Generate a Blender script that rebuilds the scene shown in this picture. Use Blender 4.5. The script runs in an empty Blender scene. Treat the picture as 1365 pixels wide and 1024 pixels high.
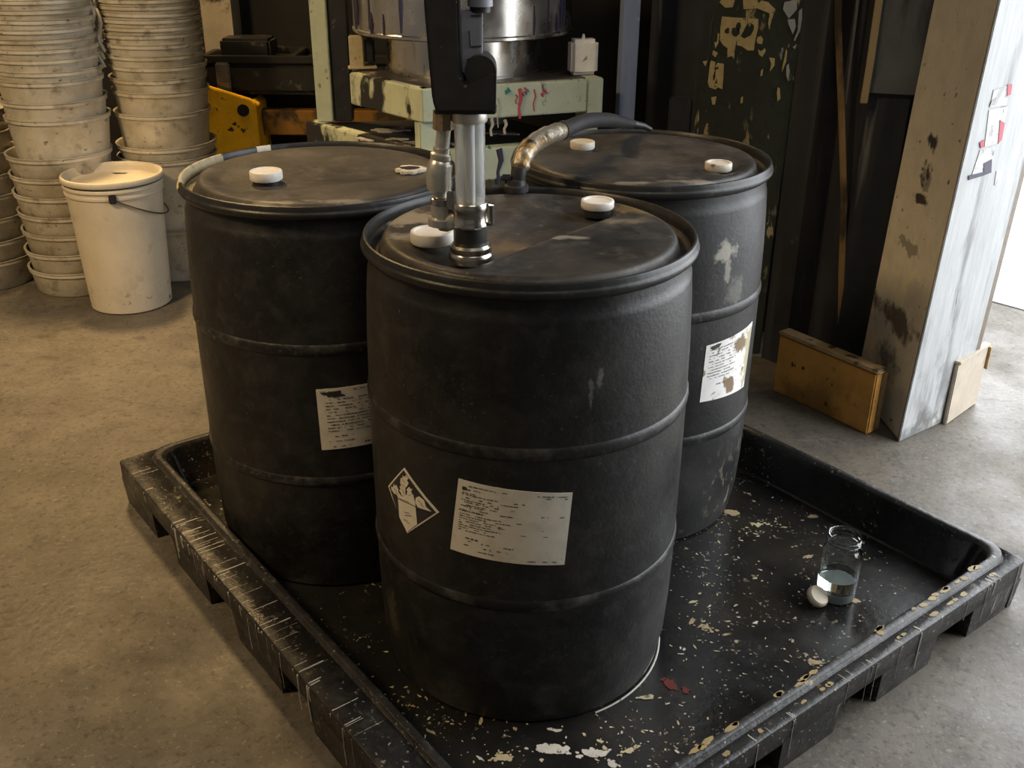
import bpy, bmesh, math, random
import numpy as np
from mathutils import Vector, Matrix
random.seed(4)
S = bpy.context.scene
COL = S.collection
R_ = math.radians

# ---------------------------------------------------------------- camera, world, light, exposure
H, PITCH, ROLL, FPX = 1.4383, 0.44185, 0.00688, 1364.77
_c, _s = math.cos(PITCH), math.sin(PITCH)
cF = Vector((0, _c, -_s)); _U = Vector((0, _s, _c)); _R = Vector((1, 0, 0))
cR = _R*math.cos(ROLL) + _U*math.sin(ROLL); cU = _U*math.cos(ROLL) - _R*math.sin(ROLL)
cam = bpy.data.objects.new('camera', bpy.data.cameras.new('camera')); COL.objects.link(cam)
cam.data.sensor_width = 36; cam.data.lens = 36*FPX/1365; cam.data.clip_start = .02
m = Matrix((cR, cU, -cF)).transposed().to_4x4(); m.translation = (0, 0, H)
cam.matrix_world = m
S.camera = cam

S.view_settings.view_transform = 'Standard'; S.view_settings.look = 'None'
S.view_settings.gamma = 1; S.view_settings.use_curve_mapping = False
S.view_settings.exposure = 0.0

W = bpy.data.worlds.new('overcast_sky'); S.world = W; W.use_nodes = True
bg = W.node_tree.nodes['Background']
bg.inputs[0].default_value = (.93, .96, 1, 1); bg.inputs[1].default_value = 6.2

def area(name, loc, target, sx, sy, power, col, portal=False, spread=180):
    l = bpy.data.lights.new(name, 'AREA'); l.shape = 'RECTANGLE'; l.size = sx; l.size_y = sy
    l.energy = power; l.color = col
    o = bpy.data.objects.new(name, l); COL.objects.link(o); o.location = loc
    o.rotation_euler = (Vector(target)-Vector(loc)).to_track_quat('-Z', 'Y').to_euler()
    l.spread = R_(spread)
    if portal: l.cycles.is_portal = True
    return o
area('daylight_portal', (2.07, 2.08, 1.65), (1.17, 1.65, 1.65), 2.6, 3.2, 1, (1, 1, 1), True)
area('ceiling_lamp_or_fill', (-1.75, 4.35, 3.45), (-1.5, 3.3, 0), .4, .4, 33, (1, .66, .30), spread=85)
area('ceiling_lamp_or_fill', (-2.6, .9, 3.4), (-1.3, 3.0, .3), .5, .5, 28, (1, .70, .37), spread=80)
area('ceiling_lamp_or_fill', (.5, .2, 3.45), (.2, 2.6, .6), 1.2, .4, 9, (1, .96, .90))  # unseen fill light added overhead to brighten the fronts

# ---------------------------------------------------------------- helpers
def ray(x, y): return cF + cR*((x-682.5)/FPX) - cU*((y-512)/FPX)
def at(x, y, Y):
    d = ray(x, y); q = d*(Y/d.y); return Vector((q.x, Y, q.z+H))
def atz(x, y, z):
    d = ray(x, y); q = d*((z-H)/d.z); return Vector((q.x, q.y, z))

def mat(name, base, rough=.5, metal=0., var=None, spots=(), stains=(), bump=None, spec=.5, trans=0., ior=1.45,
        world=False, rough_var=None, alpha=1.):
    M = bpy.data.materials.new(name); M.use_nodes = True
    nt = M.node_tree; N = nt.nodes; L = nt.links
    b = N['Principled BSDF']
    b.inputs['Roughness'].default_value = rough; b.inputs['Metallic'].default_value = metal
    b.inputs['Specular IOR Level'].default_value = spec
    b.inputs['Transmission Weight'].default_value = trans; b.inputs['IOR'].default_value = ior
    b.inputs['Alpha'].default_value = alpha
    if world:
        P0 = N.new('ShaderNodeNewGeometry').outputs['Position']; P = P0
    else:
        P0 = N.new('ShaderNodeTexCoord').outputs['Object']
        oi = N.new('ShaderNodeObjectInfo')
        ml = N.new('ShaderNodeMath'); ml.operation = 'MULTIPLY'; ml.inputs[1].default_value = 37.
        L.new(oi.outputs['Random'], ml.inputs[0])
        ad = N.new('ShaderNodeVectorMath'); ad.operation = 'ADD'
        L.new(P0, ad.inputs[0]); L.new(ml.outputs[0], ad.inputs[1]); P = ad.outputs[0]
    def noise(scale, st=(1, 1, 1), det=4., rg=.6, off=0.):
        mp = N.new('ShaderNodeMapping'); L.new(P, mp.inputs[0])
        mp.inputs['Scale'].default_value = [scale*k for k in st]
        mp.inputs['Location'].default_value = (off, off*1.7, off*.6)
        n = N.new('ShaderNodeTexNoise'); n.inputs['Scale'].default_value = 1; n.inputs['Detail'].default_value = det
        n.inputs['Roughness'].default_value = rg
        L.new(mp.outputs[0], n.inputs['Vector']); return n.outputs['Fac']
    def remap(v, lo, hi, a=0., c=1.):
        r = N.new('ShaderNodeMapRange'); r.inputs[1].default_value = lo; r.inputs[2].default_value = hi
        r.inputs[3].default_value = a; r.inputs[4].default_value = c
        L.new(v, r.inputs[0]); return r.outputs[0]
    def mul(a, c):
        k = N.new('ShaderNodeMath'); k.operation = 'MULTIPLY'; L.new(a, k.inputs[0])
        if isinstance(c, float): k.inputs[1].default_value = c
        else: L.new(c, k.inputs[1])
        return k.outputs[0]
    col = None
    def mix(f, c):
        nonlocal col
        k = N.new('ShaderNodeMix'); k.data_type = 'RGBA'
        L.new(f, k.inputs['Factor'])
        if col is None: k.inputs['A'].default_value = (*base, 1)
        else: L.new(col, k.inputs['A'])
        k.inputs['B'].default_value = (*c, 1); col = k.outputs['Result']
    if var:
        sc, amt = var[:2]; st = var[2] if len(var) > 2 else (1, 1, 1)
        f = remap(noise(sc, st, 5., .65, 3.1), .3, .7)
        mix(f, tuple(min(1, k*(1+amt)) for k in base))
        f = remap(noise(sc*2.7, st, 5., .65, 9.2), .45, .75)
        mix(mul(f, .8), tuple(k*(1-amt*.8) for k in base))
    for i, sp in enumerate(spots):
        f = remap(noise(sp['s'], sp.get('st', (1, 1, 1)), sp.get('d', 5.), sp.get('rg', .6), 5.3*(i+1)), sp['lo'], sp['hi'])
        if 'm' in sp:
            ms, a, c = sp['m']; f = mul(f, remap(noise(ms, (1, 1, 1), 3., .5, 2.2*(i+2)), a, c))
        if 'z' in sp:                                    # only within a band of heights
            z0, z1 = sp['z']; xy = N.new('ShaderNodeSeparateXYZ'); L.new(P0, xy.inputs[0])
            f = mul(f, remap(xy.outputs[2], z0, z1))
        if 'a' in sp: f = mul(f, float(sp['a']))
        mix(f, sp['c'])
    for i, sn in enumerate(stains):
        mp = N.new('ShaderNodeVectorMath'); mp.operation = 'SUBTRACT'; L.new(P0, mp.inputs[0]); mp.inputs[1].default_value = sn['p']
        dv = N.new('ShaderNodeVectorMath'); dv.operation = 'DIVIDE'; L.new(mp.outputs[0], dv.inputs[0]); dv.inputs[1].default_value = sn['r']
        ln = N.new('ShaderNodeVectorMath'); ln.operation = 'LENGTH'; L.new(dv.outputs[0], ln.inputs[0])
        k = N.new('ShaderNodeMath'); k.operation = 'ADD'; L.new(ln.outputs['Value'], k.inputs[0])
        n = noise(sn.get('s', 22), (1, 1, 1), 5., .65, 4.4*(i+1)); L.new(remap(n, .3, .7, -.7, .7), k.inputs[1])
        so = sn.get('soft', .25)
        f = remap(k.outputs[0], 1+so, 1-so)
        if 'a' in sn: f = mul(f, float(sn['a']))
        mix(f, sn['c'])
    if col is None: b.inputs['Base Color'].default_value = (*base, 1)
    else: L.new(col, b.inputs['Base Color'])
    if rough_var:
        sc, lo, hi = rough_var
        L.new(remap(noise(sc, (1, 1, 1), 4., .6, 7.7), .35, .65, lo, hi), b.inputs['Roughness'])
    if bump:
        bp = N.new('ShaderNodeBump'); bp.inputs['Strength'].default_value = bump[1]; bp.inputs['Distance'].default_value = .01
        L.new(noise(bump[0], bump[2] if len(bump) > 2 else (1, 1, 1), 6., .6, 1.3), bp.inputs['Height'])
        L.new(bp.outputs[0], b.inputs['Normal'])
    return M

def lathe(prof, n=64, bm=None, closed=False, off=(0, 0, 0), a0=0., a1=2*math.pi):
    bm = bm or bmesh.new(); full = abs(a1-a0-2*math.pi) < 1e-6
    k = n if full else n+1; rings = []
    for r, z in prof:
        if r < 1e-6: rings.append([bm.verts.new((off[0], off[1], z+off[2]))])
        else: rings.append([bm.verts.new((off[0]+r*math.cos(a0+(a1-a0)*i/n), off[1]+r*math.sin(a0+(a1-a0)*i/n), z+off[2])) for i in range(k)])
    prs = list(zip(rings, rings[1:])) + ([(rings[-1], rings[0])] if closed else [])
    for A, B in prs:
        for i in range(n):
            j = (i+1) % k
            if len(A) == 1 and len(B) == 1: continue
            if len(A) == 1: bm.faces.new((A[0], B[j], B[i]))
            elif len(B) == 1: bm.faces.new((A[i], A[j], B[0]))
            else: bm.faces.new((A[i], A[j], B[j], B[i]))
    return bm

def tube(pts, rad, n=14, bm=None, caps=True):
    bm = bm or bmesh.new(); pts = [Vector(p) for p in pts]
    if not hasattr(rad, '__len__'): rad = [rad]*len(pts)
    up = None; rings = []
    for i, p in enumerate(pts):
        t = (pts[min(i+1, len(pts)-1)]-pts[max(i-1, 0)]).normalized()
        if up is None:
            up = t.orthogonal().normalized()
        up = (up - t*up.dot(t)).normalized(); v = t.cross(up)
        rings.append([bm.verts.new(p+(up*math.cos(2*math.pi*k/n)+v*math.sin(2*math.pi*k/n))*rad[i]) for k in range(n)])
    for A, B in zip(rings, rings[1:]):
        for i in range(n): bm.faces.new((A[i], A[(i+1) % n], B[(i+1) % n], B[i]))
    if caps: bm.faces.new(rings[0][::-1]); bm.faces.new(rings[-1])
    return bm

def smooth_path(pts, sub=6):
    P = [Vector(p) for p in pts]; out = []
    for i in range(len(P)-1):
        p0, p1, p2, p3 = P[max(i-1, 0)], P[i], P[i+1], P[min(i+2, len(P)-1)]
        for k in range(sub):
            t = k/sub
            out.append(.5*((2*p1)+(p2-p0)*t+(2*p0-5*p1+4*p2-p3)*t*t+(3*p1-p0-3*p2+p3)*t**3))
    return out+[P[-1]]

def prism(poly, off, bm=None, bevel=0.):
    """extrude a planar polygon of 3D points by the vector off"""
    bm = bm or bmesh.new(); new = bmesh.new(); off = Vector(off)
    A = [new.verts.new(Vector(p)) for p in poly]; B = [new.verts.new(Vector(p)+off) for p in poly]
    new.faces.new(A); new.faces.new(B[::-1])
    for i in range(len(A)):
        j = (i+1) % len(A); new.faces.new((A[j], A[i], B[i], B[j]))
    bmesh.ops.recalc_face_normals(new, faces=new.faces)
    if bevel: bmesh.ops.bevel(new, geom=list(new.edges), offset=bevel, segments=2, affect='EDGES', clamp_overlap=True)
    me = bpy.data.meshes.new('tmp'); new.to_mesh(me); new.free(); bm.from_mesh(me); bpy.data.meshes.remove(me)
    return bm

def box(c, size, rz=0., bm=None, bevel=.003):
    x, y, z = [k/2 for k in size]; ca, sa = math.cos(rz), math.sin(rz)
    P = [(c[0]+a*ca-b*sa, c[1]+a*sa+b*ca, c[2]-z) for a, b in ((-x, -y), (x, -y), (x, y), (-x, y))]
    return prism(P, (0, 0, 2*z), bm, bevel)

def mk(name, bm, material, parent=None, label=None, cat=None, group=None, kind=None, loc=None, smooth=True, recalc=True):
    if recalc: bmesh.ops.recalc_face_normals(bm, faces=bm.faces)
    for f in bm.faces: f.smooth = smooth
    if smooth:
        for e in bm.edges:
            if len(e.link_faces) == 2 and e.calc_face_angle(0) > R_(38): e.smooth = False
    me = bpy.data.meshes.new(name); bm.to_mesh(me); bm.free(); me.materials.append(material)
    o = bpy.data.objects.new(name, me); COL.objects.link(o)
    if parent: o.parent = parent
    if loc: o.location = loc
    tag(o, label, cat, group, kind)
    return o
def tag(o, label=None, cat=None, group=None, kind=None):
    for k, v in (('label', label), ('category', cat), ('group', group), ('kind', kind)):
        if v: o[k] = v
def empty(name, loc, rz, label, cat, group=None):
    o = bpy.data.objects.new(name, None); COL.objects.link(o); o.location = loc; o.rotation_euler = (0, 0, rz)
    o.empty_display_size = .05
    tag(o, label, cat, group); return o
def sstep(a, b, x):
    t = max(0., min(1., (x-a)/(b-a))); return t*t*(3-2*t)

def blob(cx, cy, rx, ry, z, seed, n=40, rough=.45, th=.0012, rot=0.):
    """an irregular flat splash with thickness"""
    rnd = random.Random(seed); ph = [(rnd.uniform(0, 6.28), rnd.uniform(.3, 1)) for _ in range(9)]
    P = []
    for i in range(n):
        a = 2*math.pi*i/n
        k = 1+rough*sum(w*math.sin((j+2)*a+p)/(j+2)**.75 for j, (p, w) in enumerate(ph))
        x, y = rx*k*math.cos(a), ry*k*math.sin(a)
        P.append((cx+x*math.cos(rot)-y*math.sin(rot), cy+x*math.sin(rot)+y*math.cos(rot), z))
    return P

# ---------------------------------------------------------------- materials
M = {}
M['concrete'] = mat('concrete', (.118, .104, .083), .6, var=(2.2, .2), world=True, bump=(55, .16),
    spots=[dict(c=(.066, .059, .047), s=1.3, lo=.46, hi=.70, a=.75), dict(c=(.18, .16, .13), s=7, lo=.50, hi=.70, a=.6, rg=.72), dict(c=(.055, .048, .039), s=14, lo=.52, hi=.68, a=.6, rg=.75),
           dict(c=(.035, .031, .025), s=65, lo=.54, hi=.66, a=.7, rg=.7), dict(c=(.26, .24, .20), s=80, lo=.58, hi=.70, a=.7, rg=.7)], rough_var=(4, .38, .7))
M['paving'] = mat('paving', (.5, .5, .5), .8, var=(3, .12), world=True, bump=(30, .2))
M['black_wall'] = mat('black_wall', (.013, .0145, .018), .42, world=True, var=(3, .5),
    spots=[dict(c=(.045, .045, .046), s=10, st=(1, 1, .05), lo=.5, hi=.7, a=.8), dict(c=(.14, .135, .12), s=16, st=(1, 1, .07), lo=.62, hi=.70, m=(2, .42, .58)),
           dict(c=(.05, .05, .05), s=30, lo=.68, hi=.74)], bump=(12, .4, (1, 1, .1)))
M['dark_plaster'] = mat('dark_plaster', (.014, .0135, .013), .8, world=True, var=(2, .5), bump=(20, .3))
M['cream_plaster'] = mat('cream_plaster', (.36, .31, .22), .8, world=True, var=(4, .2), spots=[dict(c=(.05, .04, .03), s=7, lo=.58, hi=.66)])
M['grey_sheet'] = mat('grey_sheet', (.10, .11, .115), .45, world=True, var=(3, .3), spots=[dict(c=(.03, .03, .035), s=9, st=(1, 1, .2), lo=.55, hi=.7)])
M['ceiling'] = mat('ceiling', (.28, .265, .24), .9, world=True, var=(1, .2))
M['poly_black'] = mat('poly_black', (.0105, .0103, .0102), .42, var=(4, .5), bump=(120, .12), rough_var=(6, .34, .52),
    spots=[dict(c=(.045, .042, .036), s=6, lo=.46, hi=.74, a=.7, rg=.7), dict(c=(.13, .125, .115), s=150, lo=.63, hi=.70, m=(4, .42, .62), a=.7), dict(c=(.035, .034, .032), s=30, lo=.5, hi=.68, a=.7),
           dict(c=(.13, .12, .10), s=24, st=(1, 1, .3), lo=.70, hi=.80, m=(2.5, .5, .62), a=.7)])
M['poly_black_front'] = mat('poly_black_front', (.0105, .0103, .0102), .42, var=(4, .5), bump=(120, .12), rough_var=(6, .34, .52),
    spots=[dict(c=(.045, .042, .036), s=6, lo=.46, hi=.74, a=.7, rg=.7), dict(c=(.13, .125, .115), s=150, lo=.63, hi=.70, m=(4, .42, .62), a=.7), dict(c=(.035, .034, .032), s=30, lo=.5, hi=.68, a=.7),
           dict(c=(.13, .12, .10), s=24, st=(1, 1, .3), lo=.70, hi=.80, m=(2.5, .5, .62), a=.7)],
    stains=[dict(c=(.16, .15, .14), p=(.112, -.278, .725), r=(.005, .02, .016), s=90, soft=.3, a=.7), dict(c=(.14, .13, .12), p=(.098, -.283, .70), r=(.004, .02, .022), s=90, soft=.3, a=.6),
            dict(c=(.10, .09, .06), p=(-.262, -.145, .15), r=(.012, .03, .05), s=80, soft=.3, a=.5), dict(c=(.4, .39, .37), p=(.275, -.04, .010), r=(.06, .13, .010), s=60, soft=.3, a=.8)])
M['poly_black_scuffed'] = mat('poly_black_scuffed', (.014, .014, .014), .42, var=(4, .4), bump=(100, .10), rough_var=(6, .36, .52),
    spots=[dict(c=(.08, .078, .072), s=5, lo=.5, hi=.8, a=.6), dict(c=(.16, .155, .145), s=120, lo=.62, hi=.72, m=(4, .42, .62), a=.7),
           dict(c=(.24, .21, .15), s=40, st=(1, 1, .7), lo=.55, hi=.62, m=(7, .42, .56), z=(.26, .04), a=.9, rg=.7)],
    stains=[dict(c=(.36, .34, .28), p=(.165, -.25, .735), r=(.022, .05, .022), s=55, soft=.3, a=.8),
            dict(c=(.3, .28, .24), p=(.175, -.243, .69), r=(.007, .04, .03), s=55, soft=.3, a=.7),
            dict(c=(.24, .23, .2), p=(.20, -.22, .635), r=(.022, .05, .03), s=60, soft=.4, a=.4)])
LIDSP = [dict(c=(.060, .053, .044), s=5, lo=.42, hi=.62, a=.9), dict(c=(.105, .092, .072), s=13, lo=.50, hi=.70, a=.75, rg=.75), dict(c=(.19, .17, .135), s=48, lo=.62, hi=.72, m=(8, .42, .58), a=.6),
         dict(c=(.012, .011, .010), s=9, lo=.60, hi=.72, a=.7)]
M['lid_black'] = mat('lid_black', (.022, .020, .018), .55, var=(6, .4), bump=(45, .15), rough_var=(7, .42, .66), spots=LIDSP,
    stains=[dict(c=(.24, .21, .16), p=(.10, -.235, .885), r=(.07, .010, .03), s=30, soft=.4, a=.8), dict(c=(.22, .19, .15), p=(-.05, -.248, .885), r=(.05, .007, .03), s=30, soft=.4, a=.8)])
M['lid_front'] = mat('lid_front', (.020, .0185, .017), .48, var=(6, .4), bump=(45, .15), rough_var=(7, .36, .6), spots=LIDSP,
    stains=[dict(c=(.30, .26, .19), p=(-.215, .075, .88), r=(.055, .05, .05), soft=.25, a=.85),
            dict(c=(.26, .23, .17), p=(-.19, -.05, .88), r=(.05, .022, .05), soft=.3, a=.8),
            dict(c=(.30, .27, .2), p=(.035, -.045, .885), r=(.07, .012, .05), soft=.3, s=30, a=.85),
            dict(c=(.15, .10, .055), p=(-.045, -.045, .88), r=(.05, .04, .05), soft=.5, a=.7),
            dict(c=(.26, .22, .15), p=(.17, .06, .88), r=(.035, .016, .05), soft=.5, a=.6),
            dict(c=(.20, .14, .06), p=(.215, .17, .88), r=(.04, .06, .05), soft=.4, a=.8)])
M['hoop_black'] = mat('hoop_black', (.017, .017, .0165), .38, var=(8, .4), spots=[dict(c=(.09, .085, .08), s=26, lo=.55, hi=.78, a=.5), dict(c=(.2, .19, .17), s=90, lo=.68, hi=.75, a=.5)], bump=(60, .1))
M['hoop_worn'] = mat('hoop_worn', (.011, .0108, .0105), .42, var=(8, .4), spots=[dict(c=(.075, .072, .066), s=16, lo=.50, hi=.66, a=.8, rg=.7), dict(c=(.15, .145, .13), s=60, lo=.60, hi=.70, m=(6, .42, .6), a=.7)], bump=(90, .12))
M['tray_black'] = mat('tray_black', (.010, .0098, .0095), .22, var=(6, .4), bump=(40, .10), rough_var=(5, .10, .38),
    spots=[dict(c=(.035, .03, .022), s=4, lo=.5, hi=.7, a=.7),
           dict(c=(.34, .29, .18), s=46, lo=.64, hi=.68, m=(5, .50, .60), d=5.), dict(c=(.36, .34, .28), s=110, lo=.64, hi=.67, m=(6, .48, .58), d=4.),
           dict(c=(.33, .20, .07), s=30, lo=.70, hi=.73, m=(3.3, .52, .6), d=3.)])
M['tray_edge'] = mat('tray_edge', (.015, .0145, .014), .34, var=(8, .4), bump=(60, .25), rough_var=(9, .24, .5),
    spots=[dict(c=(.055, .05, .043), s=9, lo=.50, hi=.68, a=.8, rg=.75), dict(c=(.12, .11, .095), s=26, lo=.56, hi=.72, m=(4, .42, .6), a=.7), dict(c=(.30, .28, .23), s=24, st=(1, 1, .12), lo=.64, hi=.69, m=(5, .42, .56), d=4.),
           dict(c=(.36, .27, .11), s=30, lo=.67, hi=.72, m=(3, .5, .6), d=3., a=.7), dict(c=(.35, .34, .30), s=110, lo=.66, hi=.71, d=2., a=.7)])
M['white_plastic'] = mat('white_plastic', (.72, .69, .63), .42, var=(20, .12))
M['cream_plastic'] = mat('cream_plastic', (.78, .68, .52), .45, var=(20, .15))
M['sticker'] = mat('sticker', (.50, .50, .49), .5, world=True, var=(30, .2), spots=[dict(c=(.2, .2, .2), s=30, lo=.56, hi=.64), dict(c=(.35, .34, .34), s=12, lo=.5, hi=.55)])
M['dusty_cap'] = mat('dusty_cap', (.62, .57, .48), .5, var=(20, .2), spots=[dict(c=(.2, .17, .12), s=40, lo=.62, hi=.72)])
M['paper'] = mat('paper', (.80, .745, .62), .7, var=(14, .12), spots=[dict(c=(.55, .48, .36), s=18, lo=.55, hi=.75, a=.6), dict(c=(.1, .09, .08), s=120, lo=.72, hi=.75, a=.7)])
M['paper_stained'] = mat('paper_stained', (.76, .75, .72), .65, var=(14, .1),
    spots=[dict(c=(.27, .20, .10), s=26, lo=.60, hi=.66)],
    stains=[dict(c=(.45, .40, .26), p=(.262, -.143, .45), r=(.022, .04, .075), s=30, soft=.2), dict(c=(.22, .16, .09), p=(.225, -.195, .50), r=(.03, .03, .02), s=40, soft=.2),
            dict(c=(.22, .15, .09), p=(.21, -.21, .405), r=(.018, .02, .02), s=40, soft=.15)])
M['ink'] = mat('ink', (.035, .032, .03), .6, var=(60, .5))
M['ink_faded'] = mat('ink_faded', (.11, .098, .08), .7, var=(60, .4))
M['hdpe'] = mat('hdpe', (.50, .465, .38), .36, var=(7, .2), bump=(30, .08),
    spots=[dict(c=(.17, .14, .095), s=13, lo=.57, hi=.70, a=.8), dict(c=(.33, .28, .18), s=6, lo=.45, hi=.65, a=.7), dict(c=(.07, .06, .04), s=30, st=(1, 1, 2.5), lo=.64, hi=.68, a=.8)])
M['hdpe_single'] = mat('hdpe_single', (.56, .50, .39), .45, var=(5, .12), bump=(30, .06),
    spots=[dict(c=(.14, .11, .07), s=22, lo=.60, hi=.66, z=(.13, .03), d=4.), dict(c=(.3, .25, .16), s=9, lo=.6, hi=.72, a=.6)])
M['hdpe_yellow'] = mat('hdpe_yellow', (.52, .40, .14), .45, var=(7, .15))
M['wire'] = mat('wire', (.10, .09, .07), .45, .6)
M['cream_paint'] = mat('cream_paint', (.42, .36, .22), .6, var=(25, .25), spots=[dict(c=(.12, .10, .06), s=45, lo=.6, hi=.68)])
M['white_paint'] = mat('white_paint', (.50, .48, .42), .4, var=(25, .2), spots=[dict(c=(.05, .05, .04), s=60, lo=.62, hi=.66)])
M['tan_flake'] = mat('tan_flake', (.30, .23, .13), .6, var=(25, .3))
M['red_paint'] = mat('red_paint', (.11, .022, .016), .35, var=(30, .4))
M['steel'] = mat('steel', (.66, .63, .58), .24, 1., var=(5, .18, (1, 1, .15)), rough_var=(8, .16, .36),
    spots=[dict(c=(.25, .21, .15), s=9, st=(1, 1, .25), lo=.6, hi=.72, a=.7), dict(c=(.06, .03, .06), s=14, st=(1, 1, .22), lo=.69, hi=.72), dict(c=(.7, .66, .55), s=15, st=(1, 1, .2), lo=.66, hi=.7, a=.6)])
M['chrome'] = mat('chrome', (.62, .58, .51), .22, 1., var=(30, .2), spots=[dict(c=(.2, .16, .1), s=45, lo=.6, hi=.7, a=.8)])
M['alu'] = mat('alu', (.66, .63, .56), .34, .75, var=(30, .2), spots=[dict(c=(.25, .2, .13), s=40, lo=.62, hi=.72, a=.8)])
M['brass'] = mat('brass', (.38, .28, .16), .4, .7, var=(40, .4))
M['tube_clear'] = mat('tube_clear', (.90, .91, .90), .16, trans=.88, ior=1.25)
M['tube_core'] = mat('tube_core', (.62, .62, .60), .4, .2)
M['pump_black'] = mat('pump_black', (.022, .021, .019), .5, var=(18, .4), bump=(60, .1), spots=[dict(c=(.14, .12, .09), s=60, lo=.7, hi=.75)])
M['pump_grey'] = mat('pump_grey', (.26, .26, .29), .45, var=(30, .15))
M['hose_black'] = mat('hose_black', (.03, .03, .031), .38, var=(15, .4), bump=(40, .1), spots=[dict(c=(.12, .115, .1), s=30, lo=.6, hi=.75, a=.6)])
M['tape'] = mat('tape', (.36, .32, .25), .3, .65, var=(40, .3), spots=[dict(c=(.24, .15, .05), s=30, lo=.52, hi=.62), dict(c=(.02, .02, .02), s=24, lo=.60, hi=.68)], bump=(90, .4))
M['green_paint'] = mat('green_paint', (.44, .49, .37), .45, world=True, var=(6, .14),
    spots=[dict(c=(.03, .03, .028), s=9, st=(1, 1, .45), lo=.60, hi=.645), dict(c=(.26, .17, .09), s=40, lo=.67, hi=.7), dict(c=(.015, .013, .012), s=60, lo=.70, hi=.72)])
M['green_left'] = mat('green_left', (.42, .45, .32), .5, world=True, var=(6, .14),
    spots=[dict(c=(.018, .018, .017), s=6, st=(1, 1, .5), lo=.50, hi=.55), dict(c=(.26, .17, .09), s=40, lo=.67, hi=.7)])
M['machine_dark'] = mat('machine_dark', (.018, .019, .022), .4, world=True, var=(8, .4), spots=[dict(c=(.16, .14, .11), s=22, lo=.62, hi=.7, a=.7)])
M['grime_top'] = mat('grime_top', (.05, .043, .035), .5, world=True, var=(12, .5), spots=[dict(c=(.32, .28, .22), s=14, lo=.58, hi=.66, a=.8)])
M['splash'] = mat('splash', (.38, .37, .34), .45, var=(15, .25))
M['red_drip'] = mat('red_drip', (.42, .07, .10), .45)
M['teal_drip'] = mat('teal_drip', (.03, .22, .19), .45)
M['violet_drip'] = mat('violet_drip', (.035, .03, .06), .45)
M['blue_steel'] = mat('blue_steel', (.20, .25, .38), .3, world=True, var=(8, .25, (1, 1, .3)), spots=[dict(c=(.5, .5, .52), s=40, lo=.68, hi=.72)])
M['yellow_steel'] = mat('yellow_steel', (.78, .45, .015), .42, world=True, var=(9, .2), spots=[dict(c=(.03, .02, .012), s=14, lo=.62, hi=.65), dict(c=(.28, .14, .02), s=6, lo=.5, hi=.68, a=.7)])
M['yellow_shaded'] = mat('yellow_shaded', (.20, .10, .012), .55, world=True, var=(9, .3), spots=[dict(c=(.04, .025, .012), s=8, lo=.5, hi=.6)])  # yellow steel browned: the cross beam's shadow painted into its colour
M['machine_black'] = mat('machine_black', (.014, .014, .013), .45, world=True, var=(8, .4), spots=[dict(c=(.15, .13, .10), s=12, lo=.60, hi=.68, a=.7)])
M['panel_green'] = mat('panel_green', (.022, .026, .016), .5, var=(8, .3), bump=(30, .3),
    spots=[dict(c=(.33, .28, .14), s=26, st=(1, 1, .35), lo=.60, hi=.63, m=(4, .44, .56)), dict(c=(.27, .28, .24), s=40, st=(1, 1, .3), lo=.62, hi=.65, m=(4, .46, .58))])
M['flake_yellow'] = mat('flake_yellow', (.40, .32, .15), .6, var=(25, .2), spots=[dict(c=(.03, .03, .02), s=60, lo=.64, hi=.67)])
M['flake_grey'] = mat('flake_grey', (.30, .31, .30), .6, var=(25, .2))
M['batten'] = mat('batten', (.22, .14, .06), .55, var=(10, .4, (1, 1, .1)), spots=[dict(c=(.05, .035, .02), s=9, st=(1, 1, .3), lo=.5, hi=.62)])
M['batten_pale'] = mat('batten_pale', (.34, .27, .15), .55, var=(10, .35, (1, 1, .1)))
M['zinc'] = mat('zinc', (.20, .20, .19), .3, .6, var=(10, .3))
def pst(px, py, rx, rz, c, **k):
    q = at(px, py, 2.85); return dict(c=c, p=tuple(q), r=(.2, rx, rz), **k)
M['plaster_tan'] = mat('plaster_tan', (.56, .51, .41), .8, world=True, var=(7, .14), bump=(25, .3),
    spots=[dict(c=(.42, .39, .31), s=5, lo=.5, hi=.7, a=.6), dict(c=(.66, .58, .40), s=9, lo=.56, hi=.62, z=(.85, .55), a=.8), dict(c=(.045, .04, .035), s=34, lo=.67, hi=.70)],
    stains=[pst(1215, 425, .16, .035, (.06, .056, .05), s=14, soft=.3, a=.9), pst(1232, 330, .075, .022, (.28, .26, .21), s=18, soft=.12), pst(1232, 240, .03, .03, (.28, .26, .21), s=18, soft=.12),
            pst(1222, 266, .05, .012, (.05, .045, .04), s=30, soft=.2), pst(1196, 190, .03, .02, (.04, .04, .035), s=30, soft=.3), pst(1180, 230, .03, .03, (.035, .035, .035), s=30, soft=.2), pst(1160, 480, .07, .04, (.09, .08, .065), s=24, soft=.5, a=.8)])
M['paint_white'] = mat('paint_white', (.40, .41, .41), .5, world=True, var=(9, .14, (1, 1, .3)), bump=(16, .5, (1, 1, .12)),
    spots=[dict(c=(.17, .17, .165), s=12, st=(1, 1, .16), lo=.54, hi=.66, a=.8), dict(c=(.035, .035, .035), s=30, st=(1, 1, .1), lo=.69, hi=.72), dict(c=(.13, .13, .12), s=8, lo=.46, hi=.6, z=(.34, .12), a=.85), dict(c=(.5, .5, .49), s=10, st=(1, 1, .5), lo=.54, hi=.58, z=(.10, .03))])
M['brown_steel'] = mat('brown_steel', (.16, .13, .10), .5, world=True, var=(10, .3))
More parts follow.
